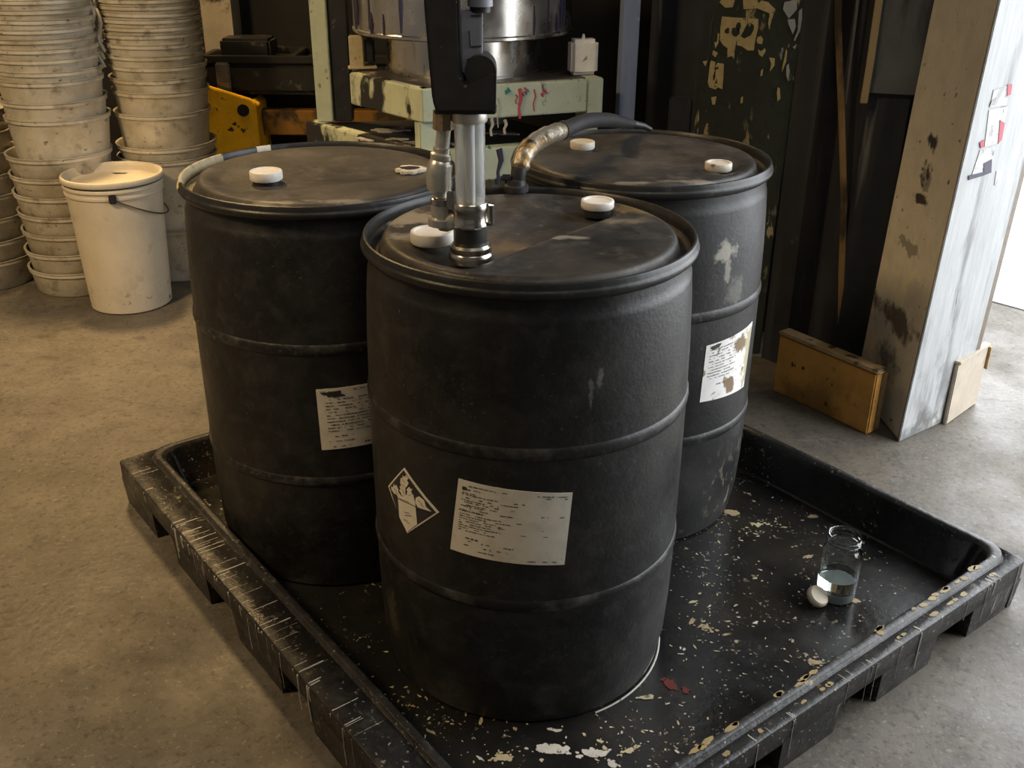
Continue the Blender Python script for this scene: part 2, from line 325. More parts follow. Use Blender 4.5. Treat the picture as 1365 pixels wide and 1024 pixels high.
M['board_yellow'] = mat('board_yellow', (.52, .27, .06), .5, var=(7, .2, (1, 1, .5)), bump=(20, .2),
    spots=[dict(c=(.20, .11, .03), s=5, lo=.44, hi=.6, z=(.17, .09), a=.8), dict(c=(.03, .02, .012), s=26, lo=.67, hi=.70), dict(c=(.10, .06, .025), s=12, lo=.58, hi=.7, a=.7)])
M['board_worn'] = mat('board_worn', (.32, .22, .11), .6, var=(10, .35), spots=[dict(c=(.04, .03, .02), s=16, lo=.55, hi=.64)])
M['board_tan'] = mat('board_tan', (.40, .345, .27), .55, var=(8, .2), spots=[dict(c=(.2, .16, .1), s=12, lo=.6, hi=.72, a=.7)])
M['glass'] = mat('glass', (.97, .99, .98), .01, trans=1., ior=1.45)
M['liquid'] = mat('liquid', (.92, .96, .95), .02, trans=1., ior=1.33)
M['cloudy'] = mat('cloudy', (.62, .68, .67), .25, trans=.55, ior=1.33)
M['dark_gap'] = mat('dark_gap', (.006, .006, .006), .7)

# ---------------------------------------------------------------- the setting
def slab(name, poly, z0, z1, m, label=None):
    return mk(name, prism([(x, y, z0) for x, y in poly], (0, 0, z1-z0)), m, kind='structure', smooth=False)
j0, j1 = atz(1310, 400, 0), atz(1365, 415, 0); jd = (j1-j0).normalized()
a_, b_ = j0-jd*1.2, j0+jd*6
nrm = Vector((jd.y, -jd.x, 0)); nrm = nrm if nrm.y < 0 else -nrm
slab('floor', [(-3.4, -3.2), (b_.x, -3.2), (b_.x, b_.y), (a_.x, a_.y), (a_.x, 5.1), (-3.4, 5.1)], -.1, 0, M['concrete'])
slab('trim_1', [(a_.x, a_.y), (b_.x, b_.y), (b_.x-nrm.x*.02, b_.y-nrm.y*.02), (a_.x-nrm.x*.02, a_.y-nrm.y*.02)], -.1, -.012, M['dark_gap'])
o2 = -nrm*.02
slab('pavement', [(a_.x+o2.x, a_.y+o2.y), (b_.x+o2.x, b_.y+o2.y), (b_.x+4, 16), (a_.x, 16)], -.1, 0, M['paving'])
slab('pavement', [(b_.x+.001, -8), (16, -8), (16, 16), (b_.x+4.001, 16), (b_.x+.001, b_.y+.02)], -.1, 0, M['paving'])
def wall(name, p, q, th, z0, z1, m):
    p, q = Vector(p), Vector(q); d = (q-p).normalized(); n = Vector((-d.y, d.x))*th
    return slab(name, [tuple(p), tuple(q), tuple(q+n), tuple(p+n)], z0, z1, m)
wall('wall_back', (-3.3, 4.95), (1.9, 4.95), .12, 0, 3.6, M['dark_plaster'])
wall('wall_left', (-3.25, -3.1), (-3.25, 4.95), .12, 0, 3.6, M['ceiling'])
wall('wall_front', (2.62, -3.1), (-3.25, -3.1), .12, 0, 3.6, M['ceiling'])
wall('wall_right', (2.62, .9), (2.62, -3.1), .12, 0, 3.6, M['ceiling'])
wall('wall_door_side', (1.50, 3.28), (1.62, 4.95), .1, 0, 3.6, M['black_wall'])
wall('wall_partition', (.48, 3.80), (1.28, 3.27), .08, 0, 3.6, M['black_wall'])
slab('ceiling', [(-3.4, -3.2), (2.75, -3.2), (2.75, .9), (1.52, 3.3), (1.7, 5.1), (-3.4, 5.1)], 3.6, 3.7, M['ceiling'])
slab('wall_door_head', [(2.72, .94), (1.55, 3.32), (1.48, 3.22), (2.62, .86)], 3.25, 3.6, M['ceiling'])
pl = [at(272, 50, 4.8), at(312, 50, 4.8)]
slab('trim_2', [(pl[0].x, 4.8), (pl[1].x, 4.8), (pl[1].x, 4.949), (pl[0].x, 4.949)], .0, 3.59, M['cream_plaster'])

# concrete pillar by the door: leans slightly
cA, cB, cC, cD = Vector((1.141, 2.665, 0)), Vector((1.122, 3.03, 0)), Vector((1.36, 3.16, 0)), Vector((1.39, 2.848, 0))
lean = Vector((.034, .0, 1))
pil = empty('pillar', (1.26, 2.9, 0), 0, 'painted concrete pillar beside the bright doorway, tan left face and white right face', 'pillar')
pil.location = (0, 0, 0)
core = prism([cA, cB, cC, cD], lean*3.59, bevel=.006)
mk('pillar_core', core, M['plaster_tan'], pil)
e1 = (cD-cA).normalized(); n1 = Vector((e1.y, -e1.x, 0))
mk('painted_face', prism([cA+n1*.0003-e1*.004, cD+n1*.0003, cD+n1*.006, cA+n1*.006-e1*.004], lean*3.585, bevel=.002), M['paint_white'], pil, label='white painted right face with drips')
def on_face(x, y, off=.0065):
    d = ray(x, y); o = Vector((0, 0, H))
    # plane through cA, spanned by e1 and lean
    n = e1.cross(lean).normalized()
    if n.y > 0: n = -n
    p = cA+n*off; t = (p-o).dot(n)/d.dot(n); return o+d*t, n
def face_patch(name, px, m, off=.0065, th=.0012):
    pts = [on_face(x, y, off) for x, y in px]; n = pts[0][1]
    return mk(name, prism([p for p, _ in pts], n*th), m, pil)
face_patch('sticker', [(1324, 120), (1347, 113), (1342, 140), (1319, 143)], M['sticker'])
face_patch('sticker', [(1318, 147), (1343, 142), (1331, 190), (1312, 196)], M['sticker'])
face_patch('sticker', [(1306, 200), (1326, 196), (1319, 232), (1293, 240)], M['sticker'])
face_patch('sticker', [(1328, 228), (1337, 226), (1333, 246), (1325, 247)], M['sticker'])
face_patch('red_mark', [(1343, 113), (1349, 112), (1347, 126), (1342, 128)], M['red_drip'], .0079)
face_patch('red_mark', [(1333, 160), (1339, 164), (1335, 186), (1330, 192)], M['red_drip'], .0079)
face_patch('red_mark', [(1306, 190), (1312, 186), (1311, 196), (1307, 198)], M['red_drip'], .0079)
face_patch('dark_mark', [(1311, 218), (1322, 212), (1321, 230), (1311, 234)], M['violet_drip'], .0079)
face_patch('dark_mark', [(1291, 234), (1312, 229), (1311, 234), (1291, 240)], M['violet_drip'], .0079)
face_patch('dark_mark', [(1322, 134), (1328, 130), (1325, 140), (1319, 141)], M['zinc'], .0079)
dt = prism([cD+e1*.008, cD+e1*.036, cD+e1*.036-n1*.05, cD+e1*.008-n1*.05], lean*3.5, bevel=.002)
mk('door_track', dt, M['brown_steel'], label='brown steel door track running up the right edge of the pillar', cat='door track')

# ---------------------------------------------------------------- spill tray
TA = -0.91271; HW, HH = .8232, .726
tray = empty('spill_tray', (.0638, 2.0932, 0), TA, 'large square black plastic spill tray splashed with paint under the three drums', 'tray')
TI = Matrix.Translation((.0638, 2.0932, 0)) @ Matrix.Rotation(TA, 4, 'Z'); TInv = TI.inverted()
ZF = .0176
X0, X1, Y0, Y1 = -.797, .768, -.628, .697
def rloop(ins, z, r, k=8, outer=False):
    x0, x1, y0, y1 = (-HW+ins, HW-ins, -HH+ins, HH-ins) if outer else (X0+ins, X1-ins, Y0+ins, Y1-ins)
    P = []
    for cx, cy, a0 in ((x1-r, y1-r, 0), (x0+r, y1-r, 90), (x0+r, y0+r, 180), (x1-r, y0+r, 270)):
        for i in range(k+1):
            a = R_(a0+90*i/k); P.append((cx+r*math.cos(a), cy+r*math.sin(a), z))
    return P
def loft(loops, cap0=True, cap1=True):
    bm = bmesh.new(); Rg = [[bm.verts.new(p) for p in l] for l in loops]
    for A, B in zip(Rg, Rg[1:]):
        for i in range(len(A)):
            j = (i+1) % len(A); bm.faces.new((A[i], A[j], B[j], B[i]))
    if cap0: bm.faces.new(Rg[0][::-1])
    if cap1: bm.faces.new(Rg[-1])
    return bm
basin = loft([rloop(.05, ZF, .05), rloop(.026, ZF+.001, .06), rloop(.020, ZF+.008, .06), rloop(.006, .112, .055), rloop(.0, .124, .052)], cap1=False)
mk('basin', basin, M['tray_black'], tray, recalc=False)
rim = loft([rloop(.0, .124, .052), rloop(-.004, .1315, .05), rloop(-.008, .1330, .05), rloop(-.018, .1330, .048), rloop(-.0205, .1315, .048), rloop(-.0220, .1195, .048), rloop(-.0262, .1195, .048), rloop(-.0272, .1240, .048),
            rloop(.003, .1240, .012, outer=True), rloop(.0006, .1231, .012, outer=True), rloop(0, .1210, .012, outer=True), rloop(0, .077, .012, outer=True), rloop(.004, .074, .012, outer=True), rloop(.02, .074, .01, outer=True)], False, False)
mk('rim', rim, M['tray_edge'], tray, recalc=False)
mk('underside', loft([rloop(.03, .0168, .05), rloop(.035, .009, .05), ], True, True), M['dark_gap'], tray)
def foot(x0, x1, y0, y1, dx, dy):
    # tapers a little towards the floor on the outer side
    b = [(x0+dx*.3, y0+dy*.3), (x1-dx*.3, y0+dy*.3), (x1-dx*.3, y1-dy*.3), (x0+dx*.3, y1-dy*.3)]
    return None
feet = bmesh.new()
PL = [(-.823, -.60), (-.47, -.267), (-.126, .092), (.217, .44), (.57, .823)]
PR = [(-.726, -.53), (-.40, -.226), (-.099, .076), (.202, .394), (.529, .726)]
def pad(x0, x1, y0, y1): return loft([[(x0, y0, .0765), (x1, y0, .0765), (x1, y1, .0765), (x0, y1, .0765)],
                                      [(x0+.001, y0+.001, .07), (x1-.001, y0+.001, .07), (x1-.001, y1-.001, .07), (x0+.001, y1-.001, .07)],
                                      [(x0+.006, y0+.006, 0.0), (x1-.006, y0+.006, 0.0), (x1-.006, y1-.006, 0.0), (x0+.006, y1-.006, 0.0)]])
for a, b in PL:
    mk('foot', pad(a, b, -HH, -HH+.10), M['tray_edge'], tray)
    mk('foot', pad(a, b, HH-.03, HH), M['tray_edge'], tray)
for a, b in PR[1:-1] :
    mk('foot', pad(HW-.055, HW, a, b), M['tray_edge'], tray)
    mk('foot', pad(-HW, -HW+.025, a, b), M['tray_edge'], tray)
mk('foot', pad(HW-.055, HW, -HH+.1005, PR[0][1]), M['tray_edge'], tray)
mk('foot', pad(HW-.055, HW, PR[4][0], HH-.0305), M['tray_edge'], tray)
feet.free()
def on_tray(px, py, z=ZF+.0012):
    p = TInv @ atz(px, py, z); return p.x, p.y
def splat(name, px, py, rx, ry, seed, m, label=None, rot=0., rough=.5):
    x, y = on_tray(px, py)
    P = blob(x, y, rx, ry, ZF+.0008, seed, 56, rough, rot=rot)
    mk(name, prism(P, (0, 0, .0014)), m, tray, label=label, smooth=False)
def cluster(px, py, rx, ry, n, size, seed, m, label, rot=0.):
    rd = random.Random(seed); x0, y0 = on_tray(px, py); bm = bmesh.new()
    for k in range(n):
        t = min(abs(rd.gauss(0, .45)), 1.); a = rd.uniform(0, 6.28)
        x, y = rx*t*math.cos(a), ry*t*math.sin(a)
        r = size*rd.uniform(.35, 1.)*(1.2-t)
        P = blob(x0+x*math.cos(rot)-y*math.sin(rot), y0+x*math.sin(rot)+y*math.cos(rot), r*rd.uniform(.9, 1.7), r, ZF+.0005+.00001*k, seed*50+k, 16, .28, rot=rot+rd.uniform(-.4, .4))
        prism(P, (0, 0, .0009), bm)
    mk('paint_splat', bm, m, tray, label=label, kind='stuff', smooth=False)
cluster(735, 998, .05, .016, 26, .011, 3, M['white_paint'], 'off-white dried paint splat', R_(52))
cluster(790, 1004, .06, .016, 26, .008, 4, M['white_paint'], 'off-white dried paint splat', R_(60))
cluster(840, 1000, .07, .010, 26, .0045, 12, M['cream_paint'], 'cream dried paint splat', R_(80))
cluster(815, 1018, .03, .010, 12, .006, 13, M['white_paint'], 'off-white dried paint splat', R_(10))
cluster(668, 1010, .05, .025, 24, .006, 15, M['cream_paint'], 'cream dried paint splat', R_(70))
cluster(893, 912, .026, .012, 22, .009, 5, M['red_paint'], 'dark red paint splat', R_(-8))
cluster(914, 921, .014, .009, 9, .006, 6, M['red_paint'], 'dark red paint splat', R_(0))
cluster(862, 930, .05, .010, 26, .005, 8, M['cream_paint'], 'cream dried paint splat', R_(60))
cluster(975, 683, .034, .018, 18, .011, 21, M['tan_flake'], 'tan crusted paint patch', R_(30))
cluster(1085, 688, .026, .010, 12, .008, 23, M['tan_flake'], 'tan crusted paint patch', R_(70))
cluster(1078, 742, .018, .006, 9, .005, 24, M['tan_flake'], 'tan crusted paint patch', R_(70))
cluster(1137, 800, .020, .012, 12, .007, 25, M['tan_flake'], 'tan crusted paint patch', R_(20))
cluster(1085, 882, .07, .04, 46, .005, 26, M['tan_flake'], 'brown crusted paint patch', R_(20))
cluster(252, 672, .03, .012, 12, .007, 31, M['cream_paint'], 'cream dried paint splat', R_(30))
cluster(1010, 700, .09, .03, 40, .004, 32, M['cream_paint'], 'cream dried paint splat', R_(60))
cluster(940, 835, .06, .03, 30, .005, 33, M['tan_flake'], 'tan dried paint splat', R_(20))
rnd = random.Random(11)
fl = bmesh.new(); fl2 = bmesh.new(); fl3 = bmesh.new()
CL = [(960, 770, 45, 35), (1010, 700, 40, 25), (940, 830, 40, 40), (1000, 790, 60, 30), (1085, 880, 35, 20), (980, 880, 60, 40), (700, 990, 90, 25), (600, 960, 60, 30), (520, 930, 30, 30), (880, 960, 60, 30), (1150, 740, 40, 40), (260, 672, 25, 14), (870, 990, 50, 20)]
for i in range(430):
    c = rnd.choice(CL); px, py = rnd.gauss(c[0], c[2]), rnd.gauss(c[1], c[3])
    x, y = on_tray(px, py)
    if not (X0+.04 < x < X1-.04 and Y0+.04 < y < Y1-.04): continue
    r = rnd.uniform(.0007, .0022)*(2.2 if rnd.random() < .10 else 1)
    prism(blob(x, y, r*rnd.uniform(.8, 3), r, ZF+.0004, i, 9, .55, rot=rnd.uniform(0, 3)), (0, 0, .0007), (fl, fl2, fl2, fl3)[i % 4])
mk('paint_specks', fl, M['white_paint'], tray, kind='stuff', smooth=False)
mk('paint_specks', fl2, M['cream_paint'], tray, kind='stuff', smooth=False)
mk('paint_specks', fl3, M['tan_flake'], tray, kind='stuff', smooth=False)
# drips over the outer ledge and down the outer faces
dr = bmesh.new(); dr2 = bmesh.new()
def drip(along, side, ln, w, bm):
    up = .1236
    if side == 'left':
        y = -HH; P = [(along, y+rnd.uniform(.02, .07), up+.0002), (along+w*.4, y+.004, up), (along+w*.2, y-.0008, .118), (along, y-.0005+.0, .118-ln*.5), (along+.002, y+.001, max(.118-ln, .02))]
    else:
        y = HW; P = [(y-rnd.uniform(.01, .025), along, up+.0002), (y-.004, along+w*.4, up), (y+.0008, along+w*.2, .118), (y+.0005, along, .118-ln*.5), (y-.001, along+.002, max(.118-ln, .02))]
    tube(P, [w*.5, w*.6, w*.55, w*.45, w*.5], 6, bm)
for k in range(52): drip(rnd.choice([rnd.uniform(-.80, .80), rnd.gauss(-.38, .05), rnd.gauss(-.05, .12)]), 'left', rnd.choice([.003, .005, .01, .015, .03, .06, .085]), rnd.choice([.0008, .0012, .002, .0032]), dr)
for k in range(34): drip(rnd.uniform(-.70, .71), 'right', rnd.choice([.003, .006, .01, .03, .05, .08, .09]), rnd.choice([.0008, .0012, .002, .0034]), dr)
mk('paint_drips', dr, M['white_paint'], tray, kind='stuff')
for k in range(26):
    v = rnd.uniform(-.55, .62); u0 = X1+.004
    prism(blob(u0+rnd.uniform(0, .012), v, rnd.uniform(.003, .007), rnd.uniform(.006, .018), .1331, 300+k, 18, .25), (0, 0, .0009), dr2)
    if k % 2: prism(blob(HW-.016, v+.03, rnd.uniform(.003, .007), rnd.uniform(.005, .012), .1232, 400+k, 18, .25), (0, 0, .0012), dr2)
M['ochre_paint'] = mat('ochre_paint', (.26, .19, .075), .5, var=(30, .35), spots=[dict(c=(.10, .08, .045), s=90, lo=.58, hi=.68, a=.7)])
mk('ochre_smears', dr2, M['ochre_paint'], tray, kind='stuff', smooth=False)

# ---------------------------------------------------------------- drums
BODY = [(0, .014), (.25, .012), (.262, .002), (.268, 0), (.277, 0), (.284, .006), (.2865, .022), (.288, .03), (.2945, .07), (.2985, .14), (.3005, .22), (.3010, .29),
        (.3012, .45), (.3008, .6), (.2990, .7), (.2955, .78), (.2925, .82), (.2918, .828), (.2900, .831), (.2875, .845), (.2870, .862)]
RIM = [(.285, .858), (.2925, .860), (.2975, .864), (.3008, .869), (.3015, .8735), (.3005, .877), (.2985, .8785), (.2978, .8805), (.2975, .886), (.2958, .8895), (.2930, .8905), (.2905, .888), (.2890, .878), (.2870, .866)]
HOOPS = (.594, .287)
def hoop_prof(z): return [(.2995, z-.014), (.3020, z-.011), (.3038, z-.006), (.3042, z), (.3038, z+.006), (.3020, z+.011), (.2995, z+.014)]
def lid_bm(p0, p1, depth, wid):
    d = Vector((p1[0]-p0[0], p1[1]-p0[1])).normalized(); n = Vector((-d.y, d.x)); p0 = Vector(p0)
    prof = [(.2885, .870), (.284, .862), (.278, .859), (.271, .860), (.2675, .864), (.265, .872), (.262, .8805), (.258, .885), (.252, .8868)]
    rs = [.247, .242, .237, .232] + [.2275-.0055*i for i in range(40)] + [.007, .002]
    bm = bmesh.new(); n_ = 144; rings = []
    def zz(x, y, r, z):
        s = (Vector((x, y))-p0).dot(n); t = (Vector((x, y))).dot(d)
        f = (1-sstep(.25*wid, 2.2*wid, s)) if s > 0 else 1-sstep(wid*.72, wid, -s)
        f *= 1-sstep(.205, .25, r)
        return z-depth*f + .0014*math.sin(19*x+3)*math.sin(23*y+1)*(1-sstep(.2, .25, r))
    for r, z in prof+[(r, .8868+.002*(1-r/.25)) for r in rs]:
        rings.append([bm.verts.new((r*math.cos(2*math.pi*i/n_), r*math.sin(2*math.pi*i/n_), zz(r*math.cos(2*math.pi*i/n_), r*math.sin(2*math.pi*i/n_), r, z) if r < .253 else z)) for i in range(n_)])
    for A, B in zip(rings, rings[1:]):
        for i in range(n_): bm.faces.new((A[i], A[(i+1) % n_], B[(i+1) % n_], B[i]))
    bm.faces.new(rings[-1]); return bm
def cap_bm(r=.036, h=.02):
    p = [(0, 0), (r-.002, 0), (r, .003), (r, h-.003), (r-.001, h-.0008), (r-.003, h), (r-.006, h-.0005), (r-.008, h-.003), (0, h-.004)]
    return lathe(p, 36)
def drum(loc, label, p0, p1, mats, depth=.022, wid=.06):
    d = empty('plastic_drum', loc, 0, label, 'drum', 'black plastic drums on the spill tray')
    mk('body', lathe(BODY, 96), mats[0], d)
    for z in HOOPS: mk('hoop', lathe(hoop_prof(z), 96), M['hoop_worn'], d)
    mk('rim', lathe(RIM, 96, closed=True), M['hoop_black'], d)
    mk('lid', lid_bm(p0, p1, depth, wid), mats[1], d)
    return d
DF, DL, DR = Vector((.030, 1.7729, ZF)), Vector((-.4150, 2.1965, ZF)), Vector((.2942, 2.3679, ZF))
ZL = ZF+.8868
def loc2(D, px, py, z=ZL): q = atz(px, py, z)-D; return (q.x, q.y)
pPump, pCapF = loc2(DF, 628, 346, ZL-.014), loc2(DF, 796, 283, ZL-.010)
pCapL, pBrk = loc2(DL, 356, 247, ZL-.012), loc2(DL, 548, 229, ZL-.006)
pR1, pR2 = loc2(DR, 776, 200, ZL-.010), loc2(DR, 957, 229, ZL-.010)
dF = drum(DF, 'front black plastic drum carrying the pump, white label and diamond sign on its side', pPump, pCapF, (M['poly_black_front'], M['lid_front']))
dL = drum(DL, 'left black plastic drum with one white cap and cream paint on its rim', pCapL, pBrk, (M['poly_black'], M['lid_black']), .008, .09)
dR = drum(DR, 'rear right black plastic drum with two dusty caps and a stained label', pR1, pR2, (M['poly_black_scuffed'], M['lid_black']), .014, .05)
def bung(d, p, z, r, h, m, neck=True, name='bung_cap'):
    o = mk(name, cap_bm(r, h), m, d, loc=(p[0], p[1], z))
    if neck: mk('bung_neck', lathe([(r*.8, -.016), (r*.86, -.014), (r*.86, .0), (0, 0)], 28), M['hoop_black'], o)
    return o
bung(dF, pCapF, .886, .032, .016, M['white_plastic'])['label'] = 'white bung cap'
bung(dL, pCapL, .887, .034, .020, M['white_plastic'])['label'] = 'white bung cap'
bung(dR, pR1, .881, .030, .018, M['dusty_cap'])['label'] = 'dusty white bung cap'
bung(dR, pR2, .881, .030, .018, M['dusty_cap'])['label'] = 'dusty white bung cap'
mk('paint_ring', lathe([(.2868, .0002), (.2905, .0002), (.2905, .0016), (.2868, .0018)], 40, closed=True, a0=R_(-62), a1=R_(8)), M['white_paint'], dF, label='dried white paint round the foot', recalc=False)
# torn seal on the left drum
ts = prism(blob(pBrk[0], pBrk[1], .034, .026, .8805, 77, 26, .25), (0, 0, .009), bevel=.002)
t_ = mk('torn_cap', ts, M['dusty_cap'], dL, label='torn pale cap')
mk('opening', prism(blob(pBrk[0]-.002, pBrk[1]-.002, .022, .014, .8896, 78, 20, .2), (0, 0, .001)), M['dark_gap'], t_, smooth=False)
# cream paint on the left drum's rim
RP = RIM[2:]+[(.2875, .8665), (.284, .8625), (.278, .8595), (.272, .8603)]
def off_(i, r, z): return (r+(.0007 if i < 9 else -.0002), z+.0006)
mk('paint_stain', lathe([off_(i, r, z) for i, (r, z) in enumerate(RP)], 24, a0=R_(150), a1=R_(203)), M['cream_paint'], dL, label='cream paint smear on the rim', recalc=False)
mk('paint_stain', lathe([(r-.0008, z+.0007) for r, z in RIM[8:13]], 8, a0=R_(124), a1=R_(131)), M['white_paint'], dL, label='white paint smear on the rim', recalc=False)

# stickers on the drums: bilinear patches on the cylinder
def cyl(a, z, r): return Vector((r*math.cos(R_(a)), r*math.sin(R_(a)), z))
def patch_map(c):
    def f(u, v):       # u right, v down; corners TL TR BR BL of (angle, z)
        a = (1-v)*((1-u)*c[0][0]+u*c[1][0])+v*((1-u)*c[3][0]+u*c[2][0])
        z = (1-v)*((1-u)*c[0][1]+u*c[1][1])+v*((1-u)*c[3][1]+u*c[2][1]); return a, z
    return f
def sheet(f, r, nu=18, nv=8, bm=None, th=.0007, u0=0, u1=1, v0=0, v1=1):
    bm = bm or bmesh.new(); A = []; B = []
    for L_, rr in ((A, r), (B, r+th)):
        for j in range(nv+1):
            L_.append([bm.verts.new(cyl(*f(u0+(u1-u0)*i/nu, v0+(v1-v0)*j/nv), rr)) for i in range(nu+1)])
    for L_ in (A, B):
        for j in range(nv):
            for i in range(nu): bm.faces.new((L_[j][i], L_[j+1][i], L_[j+1][i+1], L_[j][i+1]))
    for j in range(nv):
        for i in (0, nu): bm.faces.new((A[j][i], A[j+1][i], B[j+1][i], B[j][i]))
    for i in range(nu):
        for j in (0, nv): bm.faces.new((A[j][i], A[j][i+1], B[j][i+1], B[j][i]))
    return bm
def print_lines(f, r, rows, seed):
    """rows: (v, u0, u1, height, fill)"""
    rd = random.Random(seed); bm = bmesh.new()
    for v, u0, u1, h, fill in rows:
        u = u0
        while u < u1:
            w = rd.uniform(.008, .045)
            if rd.random() < fill: sheet(f, r, 1, 1, bm, .0002, u, min(u+w, u1), v+rd.uniform(-.002, .002), v+h*rd.uniform(.75, 1.25))
            u += w+rd.uniform(.004, .012)
    return bm
RL = .3016
cF_ = [(-113.24, .5364), (-75.92, .5192), (-77.87, .3743), (-116.89, .3879)]
fF = patch_map(cF_)
lab = mk('paper_label', sheet(fF, RL), M['paper'], dF, label='worn white paper label with faded print')
rows = [(.055, .10, .50, .012, .8), (.10, .05, .12, .03, .95), (.10, .15, .24, .012, .5)]
rows += [(v, .05, u1, .012, fl_) for v, u1, fl_ in ((.155, .17, .9), (.175, .6, .75), (.215, .55, .6), (.25, .38, .85), (.275, .6, .6), (.31, .40, .7), (.33, .3, .8), (.36, .55, .5))]
rows += [(.39, .04, .3, .02, .8)] + [(.44+.032*i, .05, .42-.02*i+.1*(i % 2), .011, .8) for i in range(8)]
rows += [(.44, .35, .95, .01, .2), (.52, .4, .95, .01, .15), (.60, .5, .9, .01, .12), (.76, .04, .28, .02, .45), (.80, .06, .5, .014, .5), (.86, .08, .5, .014, .5), (.92, .25, .48, .014, .6), (.80, .42, .55, .014, .5), (.90, .75, .97, .014, .5), (.95, .68, .93, .014, .6), (.05, .70, .97, .012, .7), (.08, .75, .97, .012, .5), (.33, .72, .95, .01, .3)]
mk('printed_text', print_lines(fF, RL+.0009, rows, 5), M['ink_faded'], lab, kind='stuff', smooth=False)
mk('printed_logo', sheet(fF, RL+.0009, 3, 2, None, .0002, .045, .085, .085, .125), M['ink'], lab)
cL_ = [(-87.73, .5088), (-55, .5150), (-54.0, .3740), (-87.34, .3666)]
fL = patch_map(cL_)
labL = mk('paper_label', sheet(fL, RL), M['paper'], dL, label='paper label with a black ink blot')
rows = [(.17+.052*i, .10, .62+.2*(i % 2), .014, .7) for i in range(11)] + [(.04, .04, .9, .012, .5), (.86, .10, .4, .012, .6), (.78, .1, .4, .012, .4), (.92, .45, .8, .03, .5), (.95, .1, .35, .012, .6)]
mk('printed_text', print_lines(fL, RL+.0009, rows, 6), M['ink_faded'], labL, kind='stuff', smooth=False)
def cyl_poly(pts, f, r, th=.0004, cuts=1):
    b = bmesh.new(); vs = [b.verts.new((x, y, 0)) for x, y in pts]; b.faces.new(vs)
    bmesh.ops.triangulate(b, faces=b.faces)
    if cuts: bmesh.ops.subdivide_edges(b, edges=list(b.edges), cuts=cuts, use_grid_fill=True)
    rr = bmesh.ops.extrude_face_region(b, geom=list(b.faces))
    top = {v for v in rr['geom'] if isinstance(v, bmesh.types.BMVert)}
    for v in b.verts: v.co = cyl(*f(v.co.x, v.co.y), r+(th if v in top else 0))
    return b
mk('ink_blot', cyl_poly([(x, y) for x, y, z in blob(.20, .09, .11, .05, 0, 91, 30, .55)], fL, RL+.0009), M['ink'], labL)
cR_ = [(-62.71, .5244), (-28.1, .5346), (-30.69, .3713), (-63.49, .3853)]
fR = patch_map(cR_)
labR = mk('paper_label', sheet(fR, RL), M['paper_stained'], dR, label='white label torn and stained brown and yellow')
rows = [(.10+.05*i, .07, .48+.1*(i % 2), .014, .7) for i in range(11)] + [(.72, .2, .5, .02, .4)]
mk('printed_text', print_lines(fR, RL+.0009, rows, 7), M['ink_faded'], labR, kind='stuff', smooth=False)
mk('printed_logo', cyl_poly([(x, y) for x, y, z in blob(.15, .06, .08, .04, 0, 92, 20, .3)], fR, RL+.0009), M['ink'], labR)
# diamond sign, affine from its four corners in its own drawing units
px_ = np.array([(157, 205), (270, 95), (440, 355), (285, 470)], float); az_ = np.array([(-148.9, .4464), (-135.02, .5205), (-121.89, .4538), (-135.13, .3828)])
A_, *_ = np.linalg.lstsq(np.c_[px_, np.ones(4)], az_, rcond=None)
fD = lambda x, y: tuple(float(k) for k in np.array([x, y, 1.])@A_)
dia = mk('hazard_diamond', cyl_poly([(157, 205), (270, 95), (440, 355), (285, 470)], fD, RL, .0006, 4), M['paper'], dF, label='diamond warning sign of a tree and a fish')
mk('black_field', cyl_poly([(169, 208), (267, 109), (427, 353), (288, 456), (238, 374)], fD, RL+.0009, .0002, 4), M['ink'], dia)
TP = [[(231, 262), (250, 250), (262, 256), (276, 244), (300, 250), (320, 243), (331, 300), (341, 414), (287, 461), (239, 377)],
      [(238, 270), (222, 246), (206, 243), (209, 232), (188, 222), (197, 216), (185, 203), (201, 206), (203, 186), (214, 198), (222, 190), (222, 212), (236, 218), (233, 230), (252, 252)],
      [(258, 252), (250, 232), (240, 222), (250, 216), (243, 198), (254, 196), (247, 176), (258, 174), (252, 150), (264, 152), (262, 136), (273, 146), (283, 134), (284, 150), (298, 154), (287, 164), (297, 180), (284, 184), (287, 200), (278, 206), (279, 246)],
      [(286, 248), (290, 226), (284, 216), (296, 214), (300, 200), (306, 212), (318, 214), (310, 224), (316, 244)]]
for k, P_ in enumerate(TP):
    mk('tree_trunk' if k == 0 else 'tree_branch', cyl_poly(P_, fD, RL+.0014+.00012*k, .0002, 2), M['paper'], dia)
tk = bmesh.new()
for ax, ay, bx, by in ((262, 158, 276, 176), (258, 188, 276, 200), (262, 214, 270, 240), (208, 214, 226, 228), (214, 232, 232, 244), (272, 345, 300, 350), (275, 362, 312, 366), (268, 388, 290, 394), (284, 402, 300, 408), (346, 276, 366, 300), (358, 300, 374, 316), (244, 268, 300, 288)):
    tube([cyl(*fD(ax, ay), RL+.0021), cyl(*fD(bx, by), RL+.0021)], .00045, 5, tk)
mk('drawn_lines', tk, M['ink_faded'], dia, kind='stuff')
mk('fish_symbol', cyl_poly([(330, 290), (334, 262), (350, 256), (374, 280), (384, 318), (408, 346), (372, 330), (344, 318)], fD, RL+.0014, .0002, 2), M['paper'], dia)
bk = bmesh.new()
tube([cyl(*fD(x, y), RL+.0021) for x, y in ((222, 262), (262, 280), (310, 300), (345, 322), (400, 345))], .0006, 5, bk)
mk('branch_line', bk, M['ink'], dia)

# loose cap on the front drum
q = atz(576, 322, ZL+.002)
mk('loose_stopper', cap_bm(.037, .021), M['white_plastic'], label='loose white screw cap lying on the front drum beside the pump', cat='cap', loc=(q.x, q.y, ZL+.0012))

